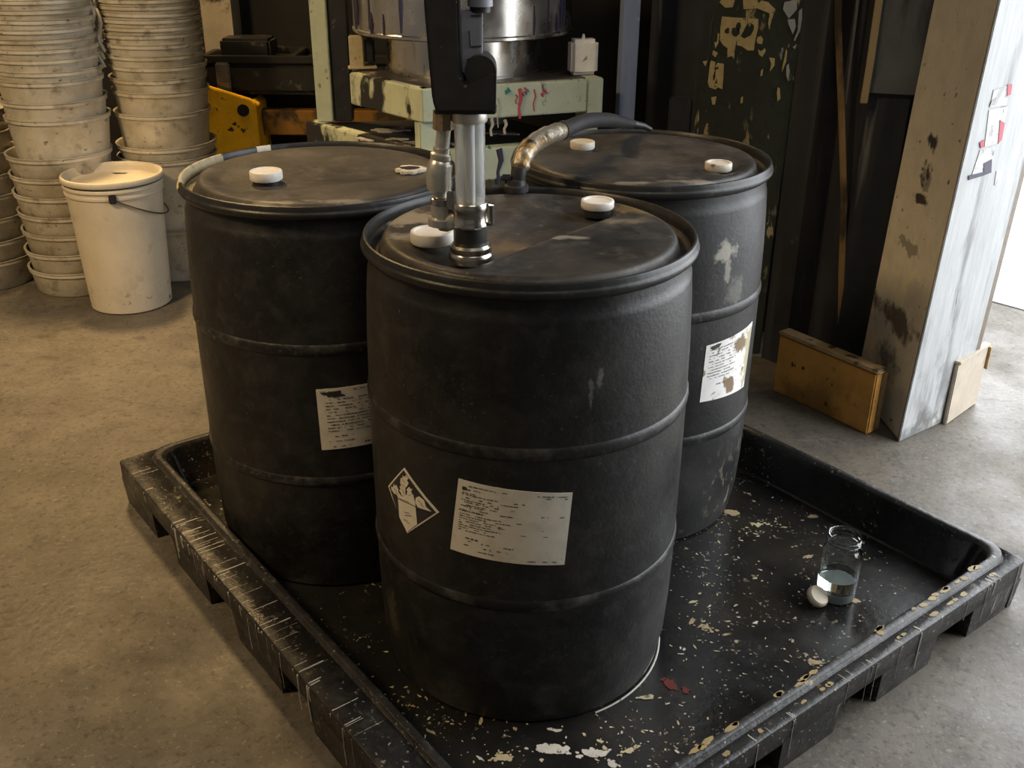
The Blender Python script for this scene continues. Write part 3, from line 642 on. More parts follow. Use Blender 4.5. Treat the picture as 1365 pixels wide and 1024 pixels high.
# ---------------------------------------------------------------- drum pump
pb = atz(628, 346, ZL-.014)
pump = empty('drum_pump', (pb.x, pb.y, ZL-.0148), 0, 'black hand-held drum pump with a clear sight tube screwed into the front drum', 'pump')
ZP = ZL-.0148
mk('bung_fitting', lathe([(0, 0), (.036, 0), (.037, .004), (.037, .012), (.034, .016), (.035, .018), (.035, .026), (.031, .030), (0, .030)], 32), M['chrome'], pump, label='dull chrome bung fitting')
mk('spigot', lathe([(0, .028), (.026, .028), (.027, .03), (.027, .064), (0, .064)], 32), M['pump_black'], pump)
cl = mk('clamp_collar', lathe([(.0, .060), (.029, .060), (.0315, .063), (.0315, .068), (.0300, .070), (.0300, .086), (.0318, .089), (.0318, .098), (.0295, .101), (0, .101)], 36), M['chrome'], pump, label='chrome clamp collar')
mk('clamp_bolt', tube([(.030, -.012, .066), (.036, -.012, .066), (.036, -.012, .098), (.030, -.012, .098)], .0045, 8), M['chrome'], cl)
zt0 = at(630, 277, pb.y).z-ZP; zt1 = at(630, 152, pb.y).z-ZP
tb = lathe([(.0245, zt0-.02), (.0245, zt1), (.0222, zt1), (.0222, zt0-.02)], 40, closed=True)
mk('sight_tube', tb, M['tube_clear'], pump, label='clear plastic sight tube')
mk('inner_shaft', lathe([(0, .1), (.008, .1), (.008, zt1), (0, zt1)], 20), M['tube_core'], pump)
mk('top_collar', lathe([(0, zt1-.012), (.027, zt1-.012), (.0285, zt1-.010), (.0285, zt1+.004), (0, zt1+.004)], 36), M['alu'], pump, label='aluminium top collar')
def pp(x, y, dy=0.): q = at(x, y, pb.y+dy); return Vector((q.x-pb.x, dy, q.z-ZP))
hz = [pp(583, 145), pp(661, 145), pp(662, 92), pp(655, 90), pp(622, 108), pp(617, 100), pp(613, 0), pp(612, -120), pp(563, -120), pp(567, 0), pp(574, 85), pp(578, 128)]
hz = [Vector((v.x, -.034, v.z)) for v in hz]
hous = mk('pump_housing', prism(hz, (0, .075, 0), bevel=.004), M['pump_black'], pump)
mk('base_plate', prism([Vector((v.x, -.030, v.z)) for v in (pp(580, 148), pp(662, 148), pp(662, 143), pp(580, 143))], (0, .066, 0), bevel=.002), M['machine_dark'], hous)
kn = tube([pp(641, 92)+Vector((0, -.028, 0)), pp(641, 92)+Vector((0, .03, 0))], .024, 24)
mk('pivot_knuckle', kn, M['pump_black'], hous)
gp = mk('grip_panel', prism([Vector((v.x, -.012, v.z)) for v in (pp(613, 14), pp(643, 14), pp(643, 86), pp(622, 100), pp(616, 95))], (0, .03, 0), bevel=.002), M['pump_grey'], pump, label='grey grip panel')
gz = -.0128
for a, b in (((626, 40), (628, 61)), ((628, 61), (642, 60)), ((628, 20), (642, 20)), ((623, 78), (642, 74))):
    A = pp(*a); B = pp(*b); A.y = B.y = gz; mk('panel_groove', tube([A, B], .0011, 6), M['ink'], gp)
mk('motor_tube', tube([pp(640, 16), pp(640, -110)], .016, 20), M['pump_black'], pump)
mk('motor_cap', tube([pp(640, 8), pp(640, -6)], .0195, 20), M['pump_grey'], pump)
# side valve pipe
vx, vy = -.052, .006
def vp(x, y): q = at(x, y, pb.y+.01); return Vector((q.x-pb.x, .01, q.z-ZP))
mk('brass_nut', tube([vp(591, 147), vp(591, 172)], [.0165, .0175], 8), M['brass'], pump, label='tarnished brass nut')
mk('valve_pipe', tube([vp(592, 170), vp(590, 190), vp(588, 215), vp(587, 260), vp(588, 292)], .0115, 16), M['alu'], pump, label='aluminium side pipe')
vb = tube([vp(589, 197), vp(589, 203), vp(588, 205), vp(588, 211), vp(587, 213), vp(587, 218), vp(585, 232), vp(586, 244), vp(586, 252), vp(586, 254)], [.014, .014, .0175, .0175, .016, .0205, .0215, .0215, .0205, .014], 20)
v_ = mk('ball_valve', vb, M['alu'], pump, label='aluminium ball valve body')
mk('valve_handle', box((vp(601, 250).x, -.012, vp(601, 262).z), (.012, .008, .03), bm=None, bevel=.002), M['chrome'], v_)
mk('pipe_clamp', tube([vp(588, 262), vp(588, 264), vp(588, 272), vp(588, 274)], [.0135, .0175, .0175, .0135], 18), M['chrome'], pump)
el = smooth_path([vp(588, 272), vp(588, 286), vp(592, 296), vp(601, 293), vp(612, 290)], 4)
mk('elbow', tube(el, .0165, 18), M['alu'], pump, label='aluminium elbow')
mk('pipe_foot', tube([vp(587, 300), vp(587, 291)], .0205, 20), M['alu'], pump)

# ---------------------------------------------------------------- transfer hose
hp = [at(688, 266, 2.04), at(690, 240, 2.04), at(693, 222, 2.045), at(703, 200, 2.07), at(725, 183, 2.16), at(752, 173, 2.26), at(780, 162, 2.36), at(805, 160, 2.47), at(828, 163, 2.56), at(842, 165, 2.61)]
base_z = ZL+.001
hose = empty('transfer_hose', (hp[0].x, hp[0].y, base_z), 0, 'black suction hose with taped elbow arching from the front drum to the rear drum', 'hose')
hb = Vector((hp[0].x, hp[0].y, base_z)); hp = [p-hb for p in hp]; hp[0] = Vector((0, 0, .012))
path = smooth_path(hp, 6); n = len(path)
i1, i2 = int(n*.26), int(n*.57)
mk('lower_hose', tube(path[:i1+2], [.0135+.0035*(i/(i1+1)) for i in range(i1+2)], 18), M['hose_black'], hose)
mk('taped_elbow', tube(path[i1-3:i2], [.0165]+[.0195+.0012*math.sin(i*2.1) for i in range(i2-i1+2)], 18), M['tape'], hose, label='silver and brown taped elbow')
mk('upper_hose', tube(path[i2-2:], [.0175 if i < (n-i2)*.6 else .0175-.006*((i-(n-i2)*.6)/((n-i2)*.4+2)) for i in range(n-i2+2)], 18), M['hose_black'], hose)
mk('hose_clamp', tube([path[i2-2], path[i2-1]], .0205, 18), M['hose_black'], hose)
mk('bung_fitting', lathe([(0, 0), (.024, 0), (.025, .004), (.025, .012), (.019, .014), (.018, .024), (.0135, .026), (0, .026)], 24), M['hose_black'], hose)
w = at(858, 168, 2.625)-hb; w2 = at(868, 173, 2.63)-hb
mk('end_spout', tube([path[-1], w, w2], [.0105, .008, .006], 12), M['hose_black'], hose)
mk('latch', box((-.02, -.008, .03), (.022, .012, .012)), M['hose_black'], hose)

# ---------------------------------------------------------------- jar and its lid on the tray
jb = atz(1113, 793, ZF+.002)
jar = empty('glass_jar', (jb.x, jb.y, ZF+.0006), 0, 'open clear glass jar half full of pale liquid standing on the tray', 'jar')
JO = [(0, 0), (.036, 0), (.041, .004), (.0425, .012), (.0435, .06), (.0435, .112), (.0415, .125), (.0365, .133), (.0350, .136), (.0350, .139), (.0368, .141), (.0368, .145), (.0350, .147), (.0350, .150), (.0368, .152), (.0368, .156), (.0352, .158), (.0352, .163), (.0345, .165)]
JI = [(.0328, .164), (.0326, .150), (.0328, .136), (.0345, .132), (.0393, .124), (.0412, .112), (.0412, .06), (.0402, .012), (.038, .006), (0, .005)]
mk('jar_body', lathe(JO+JI, 48), M['glass'], jar)
mk('liquid', lathe([(0, .0262), (.0418, .0262), (.0421, .0590), (.0408, .0578), (0, .0575)], 48), M['liquid'], jar, label='clear pale green liquid')
mk('cloudy_layer', lathe([(0, .0036), (.0375, .0036), (.0410, .0125), (.0417, .0258), (0, .0258)], 48), M['cloudy'], jar, label='cloudy white layer at the bottom')
lb = atz(1086, 806, ZF)
lid = mk('jar_lid', lathe([(0, 0), (.021, 0), (.0245, .004), (.0255, .009), (.0245, .014), (.021, .018), (0, .0185)], 32), M['cream_plastic'], label='small cream screw lid tilted against the foot of the glass jar', cat='lid')
lid.rotation_euler = (R_(34), R_(0), R_(40)); lid.location = (lb.x-.004, lb.y+.004, ZF+.0242)
lid.location = (lb.x, lb.y+.004, ZF+.0148)

# ---------------------------------------------------------------- white pails
def pail_body(h, r0, r1, th=.0015):
    o = [(0, 0), (r0-.006, 0), (r0, .006), (r1-.003, h-.022), (r1-.001, h-.018), (r1+.004, h-.016), (r1+.004, h-.006), (r1+.002, h-.004), (r1+.006, h-.003), (r1+.007, h), (r1-.002, h)]
    i = [(r1-.003, h-.002), (r0-.004, .009), (0, .008)]
    return lathe(o+i, 48)
def bail(r, z, a, sag):
    P = []
    for k in range(17):
        t = math.pi*k/16; P.append((r*math.cos(t), -(r+.004)*math.sin(t)*math.cos(sag), z-r*math.sin(t)*math.sin(sag)))
    P = [Vector(p) for p in P]
    m_ = Matrix.Rotation(a, 3, 'Z'); return [m_@p for p in P]
# the single pail
sp = Vector((-1.495, 3.775, 0))
pa = empty('white_pail', sp, 0, 'single tall cream-white plastic pail with a lid and wire handle, in front of the stacks', 'pail')
prof = [(0, 0), (.142, 0), (.150, .006), (.151, .03), (.168, .40), (.172, .445), (.176, .447), (.177, .452), (.176, .457), (.173, .459), (.173, .470), (.178, .472), (.179, .478), (.177, .483), (.174, .485), (.175, .500), (.172, .502), (.171, .50), (.165, .40), (.148, .03), (.146, .012), (0, .010)]
mk('body', lathe(prof, 64), M['hdpe_single'], pa)
mk('lid', lathe([(.180, .492), (.183, .496), (.183, .508), (.180, .513), (.175, .514), (.172, .511), (.170, .496), (.166, .482), (.155, .478), (0, .480)], 64), M['hdpe_single'], pa, label='dished cream lid')
mk('rim_gap', lathe([(.1765, .487), (.1785, .488), (.1785, .4905), (.1765, .4915)], 64, closed=True), M['machine_dark'], pa)
mk('stain', prism(blob(-.02, .12, .022, .010, .4795, 51, 24, .4), (0, 0, .001)), M['ink'], pa, smooth=False)
for a in (-72, 108):
    lug = mk('handle_lug', box((.178*math.cos(R_(a)), .178*math.sin(R_(a)), .455), (.02, .026, .03), R_(a)), M['machine_dark'], pa)
bh = [Vector((.182*math.cos(R_(-72+180*k/16)), .182*math.sin(R_(-72+180*k/16)), .455-.10*math.sin(math.pi*k/16))) for k in range(17)]
mk('wire_handle', tube(bh, .0028, 8), M['wire'], pa)

def stack(cx, cy, rims, h_first, h, r0, r1, base_label, group, seed, m=None):
    rd = random.Random(seed); me = {}
    for i, z in enumerate(rims):
        hh = h_first if i == 0 else h
        key = round(hh, 3)
        lab_ = base_label(i, len(rims))
        if key not in me:
            o = mk('white_pail', pail_body(hh, r0, r1), m or M['hdpe']); me[key] = o
        else:
            o = me[key].copy(); COL.objects.link(o)
        for k in ('label', 'category', 'group'): o.pop(k, None)
        tag(o, lab_, 'pail', group)
        o.location = (cx+rd.uniform(-.003, .003), cy+rd.uniform(-.003, .003), z-hh)
        o.rotation_euler = (rd.uniform(-.008, .008), rd.uniform(-.008, .008), rd.uniform(0, 6.28))
ords = ['lowest', 'second', 'third', 'fourth', 'fifth', 'sixth', 'seventh', 'eighth', 'ninth', 'tenth', 'eleventh', 'twelfth', 'thirteenth', 'fourteenth']
def namer(txt): return lambda i, n: f'cream pail, {ords[i]} from the bottom in {txt}' if i else f'cream pail at the bottom of {txt}'
ga = 'nested white pails against the back wall'
aL = [.10, .178, .255, .33, .405, .478, .552]
aU = [.69, .755, .83, .865, .91, .945, .98, 1.013, 1.045, 1.077, 1.11]
stack(-1.765, 3.985, aL, .10, .10, .176, .190, namer('the lower left stack'), ga, 1)
stack(-1.752, 3.985, aU, .160, .16, .168, .186, namer('the tall upper left stack'), ga, 2)
bL = [.225, .505, .555]
bU = [.68, .762, .813, .858, .90, .94, .975, 1.003, 1.03, 1.053, 1.077, 1.10]
stack(-1.405, 4.165, bL[:1], .225, .225, .168, .190, lambda i, n: 'scuffed white pail on the floor at the bottom of the right-hand stack', ga, 3)
stack(-1.405, 4.165, bL[1:], .300, .075, .176, .190, namer('the wide pair low in the right-hand stack'), ga, 5)
stack(-1.400, 4.165, bU, .150, .15, .164, .180, namer('the upper right-hand stack'), ga, 4)
cS = [.12, .20, .29, .38, .46, .54, .62, .70]
stack(-2.165, 4.02, cS, .12, .12, .170, .190, namer('the stack at the far left edge'), ga, 6)
# hanging scraps of clear wrap between the stacks
wr = bmesh.new(); rd = random.Random(8)
for k in range(6):
    x = -1.575+rd.uniform(-.012, .012); y = 4.06+rd.uniform(-.02, .02); z = 1.10-.03*k
    tube(smooth_path([(x, y, z+.05), (x+.015, y-.01, z), (x-.004, y-.012, z-.05), (x+.012, y-.008, z-.10)], 3), [.008]*10, 6, wr)
mk('wire_handle_bunch', wr, M['hdpe'], label='bunch of loose pail handles hanging between the two tall stacks', cat='handles', kind='stuff')

# ---------------------------------------------------------------- yellow steel and black machine base at the back
Y4 = 4.48
a, b = at(266, 112, Y4), at(340, 133, Y4)
yp = empty('yellow_guard', (a.x, Y4, 0), 0, 'chipped yellow steel guard plate standing beside the right-hand pail stack', 'guard')
o0 = Vector((a.x, Y4, 0))
fr = [(0, 0, 0), (b.x-a.x+.012, 0, 0), (b.x-a.x, 0, b.z-.02), (b.x-a.x-.02, 0, b.z), (0, 0, a.z)]
mk('front_plate', prism(fr, (0, .03, 0), bevel=.004), M['yellow_steel'], yp)
mk('side_flange', prism([(b.x-a.x-.022, .03, 0), (b.x-a.x+.011, .03, 0), (b.x-a.x-.001, .03, b.z-.03), (b.x-a.x-.03, .03, b.z-.01)], (0, .18, 0), bevel=.003), M['yellow_steel'], yp)
c0 = at(344, 145, Y4+.12); c1 = at(344, 178, Y4+.12)
mk('cross_beam', box((.62, .12, (c0.z+c1.z)/2-.0), (1.02, .06, c0.z-c1.z), bevel=.004), M['yellow_shaded'], yp)
mk('hole', tube([(.175, -.004, b.z-.045), (.175, .002, b.z-.045)], .026, 16), M['dark_gap'], yp)
t0, t1, t2 = at(268, 92, Y4-.03), at(268, 132, Y4-.03), at(268, 74, Y4+.25)
mb = empty('black_machine', (a.x, Y4, 0), 0, 'grimy black machine base lying across the yellow steel beam', 'machine')
mk('machine_body', box((.52, .26, (t0.z+t1.z)/2+.003), (1.10, .34, t0.z-t1.z+.01), bevel=.02), M['machine_black'], mb)
zt_ = t0.z+.006
rm = bmesh.new()
box((.52, .105, zt_+.016), (1.06, .03, .03), bm=rm); box((.52, .415, zt_+.016), (1.06, .03, .03), bm=rm); box((.0, .26, zt_+.016), (.03, .28, .03), bm=rm); box((.38, .26, zt_+.016), (.03, .28, .03), bm=rm); box((.8, .26, zt_+.016), (.03, .28, .03), bm=rm)
mk('top_rim', rm, M['machine_black'], mb)
mk('battery_block', box((.16, .27, zt_+.045), (.22, .16, .09), bevel=.012), M['machine_black'], mb)
mk('corner_bracket', box((.085, .075, zt_-.06), (.06, .02, .13), bevel=.006), M['zinc'], mb)
mk('support_leg', box((1.0, .3, t1.z/2), (.08, .2, t1.z-.002)), M['machine_black'], mb)
mk('support_leg', box((.10, .34, t1.z/2), (.08, .12, t1.z-.002)), M['machine_black'], mb)

# ---------------------------------------------------------------- green steel press table with stainless tanks
C, A, B = Vector((-.289, 3.293, 0)), Vector((-.565, 3.619, 0)), Vector((.300, 3.527, 0))
dl = (A-C).normalized(); dr_ = (B-C).normalized(); Dd = A+B-C
tab = empty('steel_table', (0, 0, 0), 0, 'pale green steel machine table splashed with black and red paint behind the drums', 'table')
def beam(p, q, z0, z1, th, m, name='beam', bev=.004):
    p, q = Vector(p), Vector(q); d = (q-p).normalized(); n = Vector((-d.y, d.x, 0))
    if n.y < 0: n = -n
    P = [p, q, q+n*th, p+n*th]; P = [Vector((v.x, v.y, z0)) for v in P]
    return mk(name, prism(P, (0, 0, z1-z0), bevel=bev), m, tab)
ZT = .90
beam(C-dl*0, A, ZT-.105, ZT, .05, M['green_left'], 'apron')
beam(C, B-dr_*.06, ZT-.105, ZT, .05, M['green_paint'], 'apron')
top = [C+dl*.02+dr_*.03, A+dr_*.03, Dd, B+dl*.03]
mk('table_top', prism([(v.x, v.y, ZT-.012) for v in top], (0, 0, .014), bevel=.003), M['grime_top'], tab)
beam(B-dr_*.058, B, ZT-.115, ZT+.003, .07, M['green_paint'], 'end_block')
def leg(p, w, d, z0, z1, m, name='leg'): return mk(name, box((p.x, p.y, (z0+z1)/2), (w, d, z1-z0), math.atan2(dr_.y, dr_.x), bevel=.004), m, tab)
leg(C+dr_*.035+dl*.035+Vector((0, .012, 0)), .07, .06, 0, ZT-.106, M['green_paint'])
leg(B+dl*.05-dr_*.02, .06, .06, 0, ZT-.106, M['green_paint']); leg(Dd-dr_*.1, .06, .06, 0, ZT-.106, M['green_paint'])
LZ = .705
E_ = Vector((-.76, 3.78, 0)); C2 = Vector((-.281, 3.284, 0))
beam(E_, C2-dl*0, LZ-.11, LZ, .05, M['green_left'], 'lower_rail')
beam(C2+dr_*.09, B+dr_*.02, LZ-.11, LZ-.004, .05, M['green_paint'], 'lower_rail')
sh = [C2+dl*.03+dr_*.09, E_+dr_*.06, Dd+dl*.1, B+dl*.06]
mk('lower_shelf', prism([(v.x, v.y, LZ-.06) for v in sh], (0, 0, .05), bevel=.003), M['machine_dark'], tab)
leg(E_+Vector((.045, -.005, 0)), .05, .05, 0, LZ-.111, M['green_left'])
po = at(432, 120, 3.78)
mk('upright', box((po.x, 3.79, (LZ+1.75)/2), (.058, .06, 1.75-LZ), bevel=.003), M['green_paint'], tab)
mk('upright_shaded_side', box((po.x+.064, 3.80, (LZ+1.75)/2), (.066, .05, 1.75-LZ), bevel=.003), M['machine_dark'], tab)  # the post's side in shadow, put in as a dark box
# splashes on the shelf and paint drips on the apron
for i, (x, y, rx, ry) in enumerate(((505, 190, .07, .03), (540, 196, .06, .03), (520, 178, .06, .03), (575, 196, .05, .02), (668, 182, .05, .025), (610, 196, .05, .02))):
    q = atz(x, y-4, LZ-.009)
    mk('paint_puddle', prism(blob(q.x, q.y, rx, ry, LZ-.0095, 60+i, 36, .5), (0, 0, .004)), M['splash'], tab, smooth=False, label='grey-white paint puddle')
def ap(px, py, off=.0):     # a point on the right apron's face
    n = Vector((dr_.y, -dr_.x, 0)); p = C+n*off; d = ray(px, py); t = (p-Vector((0, 0, H))).dot(n)/d.dot(n); return Vector((0, 0, H))+d*t
def apdrip(x, y0, y1, w, m, sway=2):
    P = [ap(x, y0, .001), ap(x+sway, (y0*2+y1)/3, .0012), ap(x-sway*.5, (y0+2*y1)/3, .0012), ap(x, y1, .001)]
    mk('paint_drip', tube(P, [w, w*.9, w*.7, w*.8], 8), m, tab)
apdrip(693, 118, 158, .006, M['red_drip']); apdrip(699, 117, 128, .004, M['red_drip'], 4); apdrip(712, 119, 148, .003, M['red_drip']); apdrip(724, 120, 128, .005, M['red_drip'], 6)
apdrip(676, 119, 124, .008, M['teal_drip'], 3); apdrip(702, 119, 126, .004, M['teal_drip']); apdrip(664, 130, 170, .0025, M['splash']); apdrip(688, 126, 138, .003, M['red_drip'])
apdrip(655, 158, 181, .006, M['splash']); apdrip(673, 160, 178, .006, M['splash'])
apdrip(664, 198, 245, .014, M['violet_drip'], 3); apdrip(681, 220, 246, .007, M['violet_drip'], 2); apdrip(652, 225, 240, .006, M['violet_drip'], 2); apdrip(651, 196, 202, .006, M['teal_drip'], 3)

# tanks
tc = Vector((-.178, 3.72, 0)); rs_ = .270
tank = empty('stainless_tank', (tc.x, tc.y, ZT+.0025), 0, 'stainless steel mixing tank streaked with dried paint on the green table', 'tank')
tz = .130
mk('pedestal', lathe([(0, 0), (rs_, 0), (rs_, .006), (rs_-.004, .008), (rs_-.004, tz+.01), (0, tz+.01)], 72), M['steel'], tank)
mk('tank_wall', lathe([(0, tz), (.372, tz), (.378, tz+.004), (.378, tz+.012), (.374, tz+.016), (.374, .62), (.366, .62), (.366, tz+.03), (0, tz+.02)], 96), M['steel'], tank)
st = bmesh.new()
for k in range(14):
    a = R_(random.uniform(-165, -15)); z1 = tz+random.uniform(.05, .3); r = .3752
    tube([(r*math.cos(a), r*math.sin(a), z1), (r*math.cos(a+.004), r*math.sin(a+.004), (z1+tz)/2), (r*math.cos(a), r*math.sin(a), tz+random.uniform(.0, .03))], [.002, random.uniform(.003, .008), .003], 6, st)
mk('paint_runs', st, M['violet_drip'], tank, kind='stuff')
# white switch box and left bracket
q = at(776, 101, 3.60)
sb = empty('switch_box', (q.x, 3.60, ZT+.0035), R_(14), 'small white box with a rust spot at the right end of the green table', 'box')
mk('housing', box((0, 0, .058), (.095, .06, .115), bevel=.012), M['white_plastic'], sb)
mk('rust_spot', prism([(-.012, -.0302, .045), (.006, -.0302, .052), (.004, -.0302, .066)], (0, -.001, 0)), M['brass'], sb, smooth=False)
mk('knob', lathe([(0, .115), (.006, .115), (.004, .13), (0, .131)], 12), M['white_plastic'], sb)
q = at(478, 98, 3.68)
bt = empty('clamp_bracket', (q.x+.012, 3.70, ZT+.0035), R_(10), 'cream bracket with a black strap at the left end of the green table', 'bracket')
mk('upright_plate', box((-.018, 0, .055), (.05, .03, .11), bevel=.004), M['cream_paint'], bt)
mk('strap', box((.028, .004, .058), (.034, .03, .09), bevel=.008), M['machine_dark'], bt)
mk('foot_plate', box((0, 0, .004), (.10, .05, .008), bevel=.002), M['cream_paint'], bt)
# blue post
q = at(836, 100, 3.62)
bp_ = empty('blue_post', (q.x, 3.62, 0), R_(10), 'blue painted steel post speckled with white right of the green table', 'post')
mk('shaft', prism([(-.028, -.02, .01), (.028, -.02, .01), (.028, -.012, .01), (-.018, -.012, .01), (-.018, .03, .01), (-.028, .03, .01)], (0, 0, 1.75), bevel=.001), M['blue_steel'], bp_)
mk('base_plate', box((0, 0, .005), (.12, .10, .01)), M['blue_steel'], bp_)

# ---------------------------------------------------------------- black screens, painted panel, battens at the right
YP = 3.30
def q3(x, y, Y=YP): return at(x, y, Y)
pn = empty('painted_panel', (q3(1000, 200).x, YP, 0), 0, 'dark green panel with peeling yellow stencil paint behind the rear drum', 'panel')
pn.location = (0, 0, 0)
pol = [q3(905, 330), q3(918, 240), q3(927, 170), q3(944, 90), q3(950, 30), q3(968, -20), q3(1000, -120), q3(1100, -120), q3(1074, 0), q3(1048, 200), q3(1030, 330)]
pol = [Vector((p.x, YP, p.z)) for p in pol]
pol = [Vector((pol[0].x-.0, YP, 0.0))]+pol+[Vector((pol[-1].x, YP, 0.0))]
mk('board', prism(pol, (0, .04, 0), bevel=.004), M['panel_green'], pn)
def flake(px, m, th=.0025, off=0., name='paint_flake'):
    P = [Vector((v.x, YP-off, v.z)) for v in (q3(x, y) for x, y in px)]
    mk(name, prism(P, (0, -th, 0)), m, pn, smooth=False)
z_ = lambda L: [(920+x/7.317, y/7.317) for x, y in L]
flake(z_([(310, 160), (420, 170), (555, 178), (548, 240), (520, 300), (490, 350), (525, 378), (560, 360), (590, 345), (620, 290), (625, 250), (590, 220), (560, 230), (570, 178), (665, 185), (655, 300), (632, 400), (620, 490), (560, 492), (500, 450), (455, 440), (455, 380), (440, 450), (425, 575), (405, 545), (360, 560), (365, 470), (320, 440), (290, 390), (295, 270)]), M['flake_yellow'])
flake(z_([(205, 590), (245, 605), (240, 690), (222, 740), (225, 790), (245, 760), (250, 640), (265, 612), (328, 622), (322, 770), (312, 870), (270, 850), (245, 872), (185, 850), (172, 800), (185, 690), (192, 620)]), M['flake_yellow'])
for L in ([(285, 20), (320, -20), (440, -20), (415, 70), (340, 75)], [(515, 0), (640, -10), (760, 20), (830, 90), (790, 200), (770, 290), (760, 230), (775, 130), (650, 80), (520, 90)],
          [(660, 360), (690, 350), (710, 380), (700, 430), (660, 425), (645, 395)], [(660, 480), (690, 500), (730, 470), (735, 500), (700, 555), (670, 530)],
          [(225, 490), (270, 515), (245, 560), (215, 530)], [(270, 320), (285, 330), (275, 420), (245, 470), (235, 410), (260, 410)],
          [(770, 560), (825, 570), (820, 640), (775, 700), (790, 620)], [(855, 850), (872, 860), (880, 960), (850, 990), (845, 900)], [(690, 690), (710, 670), (705, 730), (685, 745)],
          [(495, 950), (515, 940), (512, 1000), (490, 1010)], [(935, 480), (945, 500), (935, 600), (895, 700), (900, 640), (920, 560)], [(120, 600), (165, 590), (150, 650)], [(205, 950), (255, 940), (240, 1020), (215, 1020)]):
    flake(z_(L), M['flake_yellow'])
for L in ([(950, 190), (1020, 185), (1030, 260), (1000, 335), (960, 240)], [(940, 640), (960, 620), (970, 700), (955, 795), (935, 730)], [(1060, 110), (1090, 80), (1090, 180), (1070, 300), (1020, 400), (1010, 390), (1050, 290)], [(920, 20), (1040, 0), (1040, 90), (960, 180), (905, 90)], [(1000, 460), (1040, 430), (1020, 480)]):
    flake(z_(L), M['flake_grey'])
def rings(px, m): flake(z_(px), m, .0012, .0024)
rings([(x, y) for x, y, z in blob(440, 310, 38, 48, 0, 3, 16, .2)], M['panel_green']); rings([(x, y) for x, y, z in blob(358, 300, 24, 26, 0, 5, 12, .3)], M['panel_green']); rings([(472, 215), (492, 225), (492, 260), (470, 300), (440, 260), (455, 225)], M['panel_green'])
# black screen to the right of the panel
def strip(name, pts, w, th, m, label, cat, Y):
    P = [at(x, y, Y) for x, y in pts]; P = [Vector((p.x, Y, p.z)) for p in P]
    poly = [p-Vector((w/2, 0, 0)) for p in P]+[p+Vector((w/2, 0, 0)) for p in P[::-1]]
    bot = min(p.z for p in P)
    return mk(name, prism(poly, (0, th, 0), bevel=.0015), m, label=label, cat=cat)
s1 = empty('black_screen', (0, 0, 0), 0, 'tall black paint-crusted steel screen between the green panel and the pillar', 'screen')
def fold(px_top, px_bot, Y0, Y1, m, name):
    P = [(at(px_top[0], 0, Y0).x, Y0), (at(px_top[1], 0, Y1).x, Y1)]
    p, q = Vector((*P[0], 0)), Vector((*P[1], 0)); d = (q-p).normalized(); n = Vector((-d.y, d.x, 0))*.012
    mk(name, prism([p, q, q+n, p+n], (0, 0, 1.8), bevel=.001), m, s1)
fold((1072, 1108), None, 3.27, 3.20, M['black_wall'], 'folded_sheet'); fold((1108, 1140), None, 3.20, 3.23, M['black_wall'], 'folded_sheet'); fold((1140, 1176), None, 3.23, 3.16, M['black_wall'], 'folded_sheet'); fold((1176, 1236), None, 3.16, 3.12, M['black_wall'], 'folded_sheet')
g0, g1 = at(1168, 60, 3.14), at(1232, 60, 3.105)
mk('grey_sheet', prism([(g0.x, 3.145, at(1190, 125, 3.12).z), (g1.x, 3.105, at(1190, 125, 3.12).z), (g1.x, 3.1, 1.8), (g0.x, 3.14, 1.8)], (0, -.008, 0)), M['grey_sheet'], s1, label='lighter grey upper sheet')
strip('wooden_batten', [(1120, -60), (1118, 30), (1122, 130), (1126, 270), (1122, 380), (1116, 540)], .018, .014, M['batten'], 'long worn brown wooden batten standing against the black screen', 'batten', 3.155)
strip('wooden_batten', [(1185, -60), (1173, 0), (1160, 90), (1152, 138)], .02, .012, M['batten_pale'], 'short pale splintered strip hanging at the top of the black screen', 'batten', 3.125)
strip('metal_strip', [(1150, -60), (1144, 0), (1133, 90), (1127, 140)], .008, .008, M['zinc'], 'thin bright metal strip beside the brown batten', 'strip', 3.165)

gb0 = at(916, 155, 3.22)
jb_ = empty('junction_box', (gb0.x, 3.36, 0), R_(-8), 'small dark grey steel box on a stand left of the green panel', 'box')
zb0, zb1 = at(916, 182, 3.36).z, at(916, 130, 3.36).z
mk('housing', box((0, 0, (zb0+zb1)/2), (.075, .05, zb1-zb0), bevel=.006), M['machine_dark'], jb_)
mk('stand', box((0, .01, zb0/2), (.03, .03, zb0-.001)), M['machine_dark'], jb_)
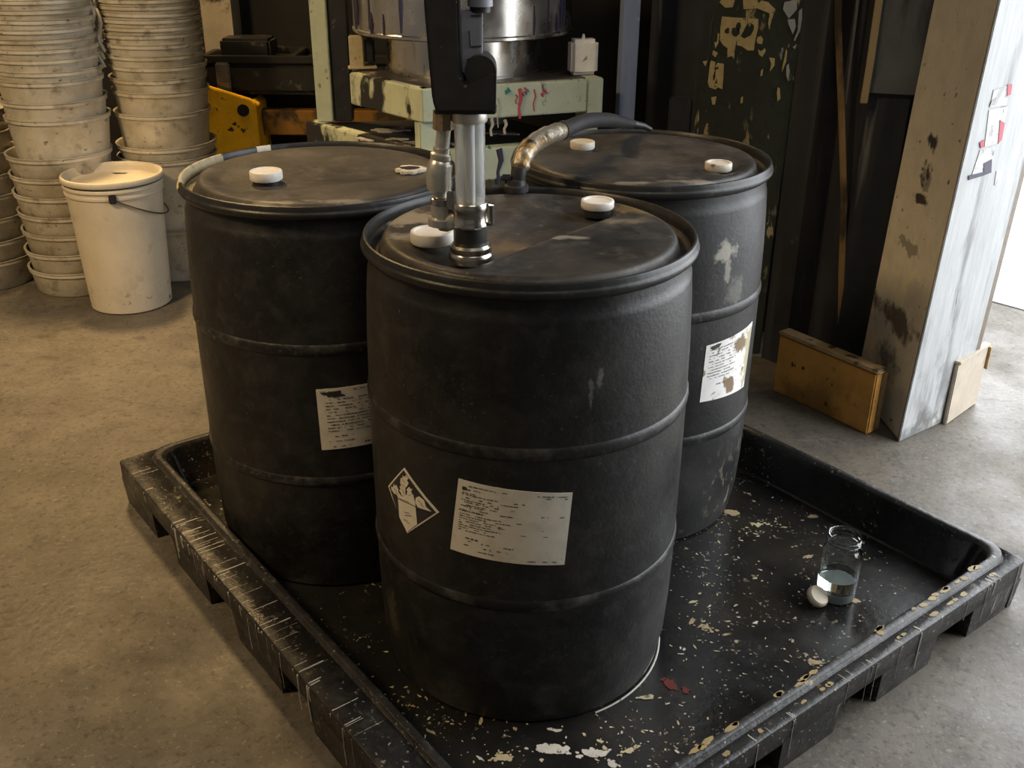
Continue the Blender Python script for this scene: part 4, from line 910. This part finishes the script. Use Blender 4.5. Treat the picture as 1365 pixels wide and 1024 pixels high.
# ---------------------------------------------------------------- guard boards round the pillar
b0, b1 = Vector((.848, 3.005, 0)), Vector((1.060, 2.702, 0))
bd = (b1-b0).normalized(); bn = Vector((-bd.y, bd.x, 0))
if bn.x < 0: bn = -bn
gb = empty('guard_board', tuple(b0), 0, 'scuffed orange-yellow wooden guard board at the left foot of the pillar', 'board')
Lb = (b1-b0).length
mk('board_face', prism([Vector((0, 0, 0)), bd*Lb, bd*Lb+bn*.03, bn*.03], (0, 0, .198), bevel=.004), M['board_yellow'], gb)
mk('top_cap', prism([(bd*-.003-bn*.006)+Vector((0, 0, .1985)), bd*(Lb+.008)-bn*.006+Vector((0, 0, .1985)), bd*(Lb+.008)+bn*.045+Vector((0, 0, .1985)), bd*-.003+bn*.045+Vector((0, 0, .1985))], (0, 0, .012), bevel=.004), M['board_worn'], gb, label='worn brown top edge')
e0 = bd*(Lb-.05)+bn*.032
mk('end_post', prism([e0, e0+bd*.048, e0+bd*.048+bn*.028, e0+bn*.028], (0, 0, .196), bevel=.004), M['board_worn'], gb)
r0 = cA+e1*.205+n1*.012; r1 = r0+(Vector((1.50, 2.96, 0))-r0).normalized()*.215
rd_ = (r1-r0).normalized(); rn = Vector((-rd_.y, rd_.x, 0))
gr = empty('guard_board', tuple(r0), 0, 'pale tan guard plate with a hooked end at the right foot of the pillar', 'board')
Lr = (r1-r0).length
mk('plate', prism([Vector((0, 0, 0)), rd_*Lr, rd_*Lr-rn*.012, -rn*.012], (0, 0, .20), bevel=.003), M['board_tan'], gr)
mk('top_edge', prism([Vector((0, 0, .2005))+rn*.004, rd_*Lr+Vector((0, 0, .2005))+rn*.004, rd_*Lr-rn*.018+Vector((0, 0, .2005)), -rn*.018+Vector((0, 0, .2005))], (0, 0, .01), bevel=.002), M['board_tan'], gr)
mk('hooked_end', prism([rd_*(Lr+.0005)-rn*.02+Vector((0, 0, .12)), rd_*(Lr+.013)-rn*.02+Vector((0, 0, .12)), rd_*(Lr+.013)+rn*.07+Vector((0, 0, .14)), rd_*(Lr+.0005)+rn*.07+Vector((0, 0, .14))], (0, 0, .075), bevel=.002), M['board_worn'], gr)
for o in list(COL.objects):
    if o.type == 'MESH' and o.get('label') is None and o.get('kind') is None and o.parent is None: print('UNLABELLED', o.name)
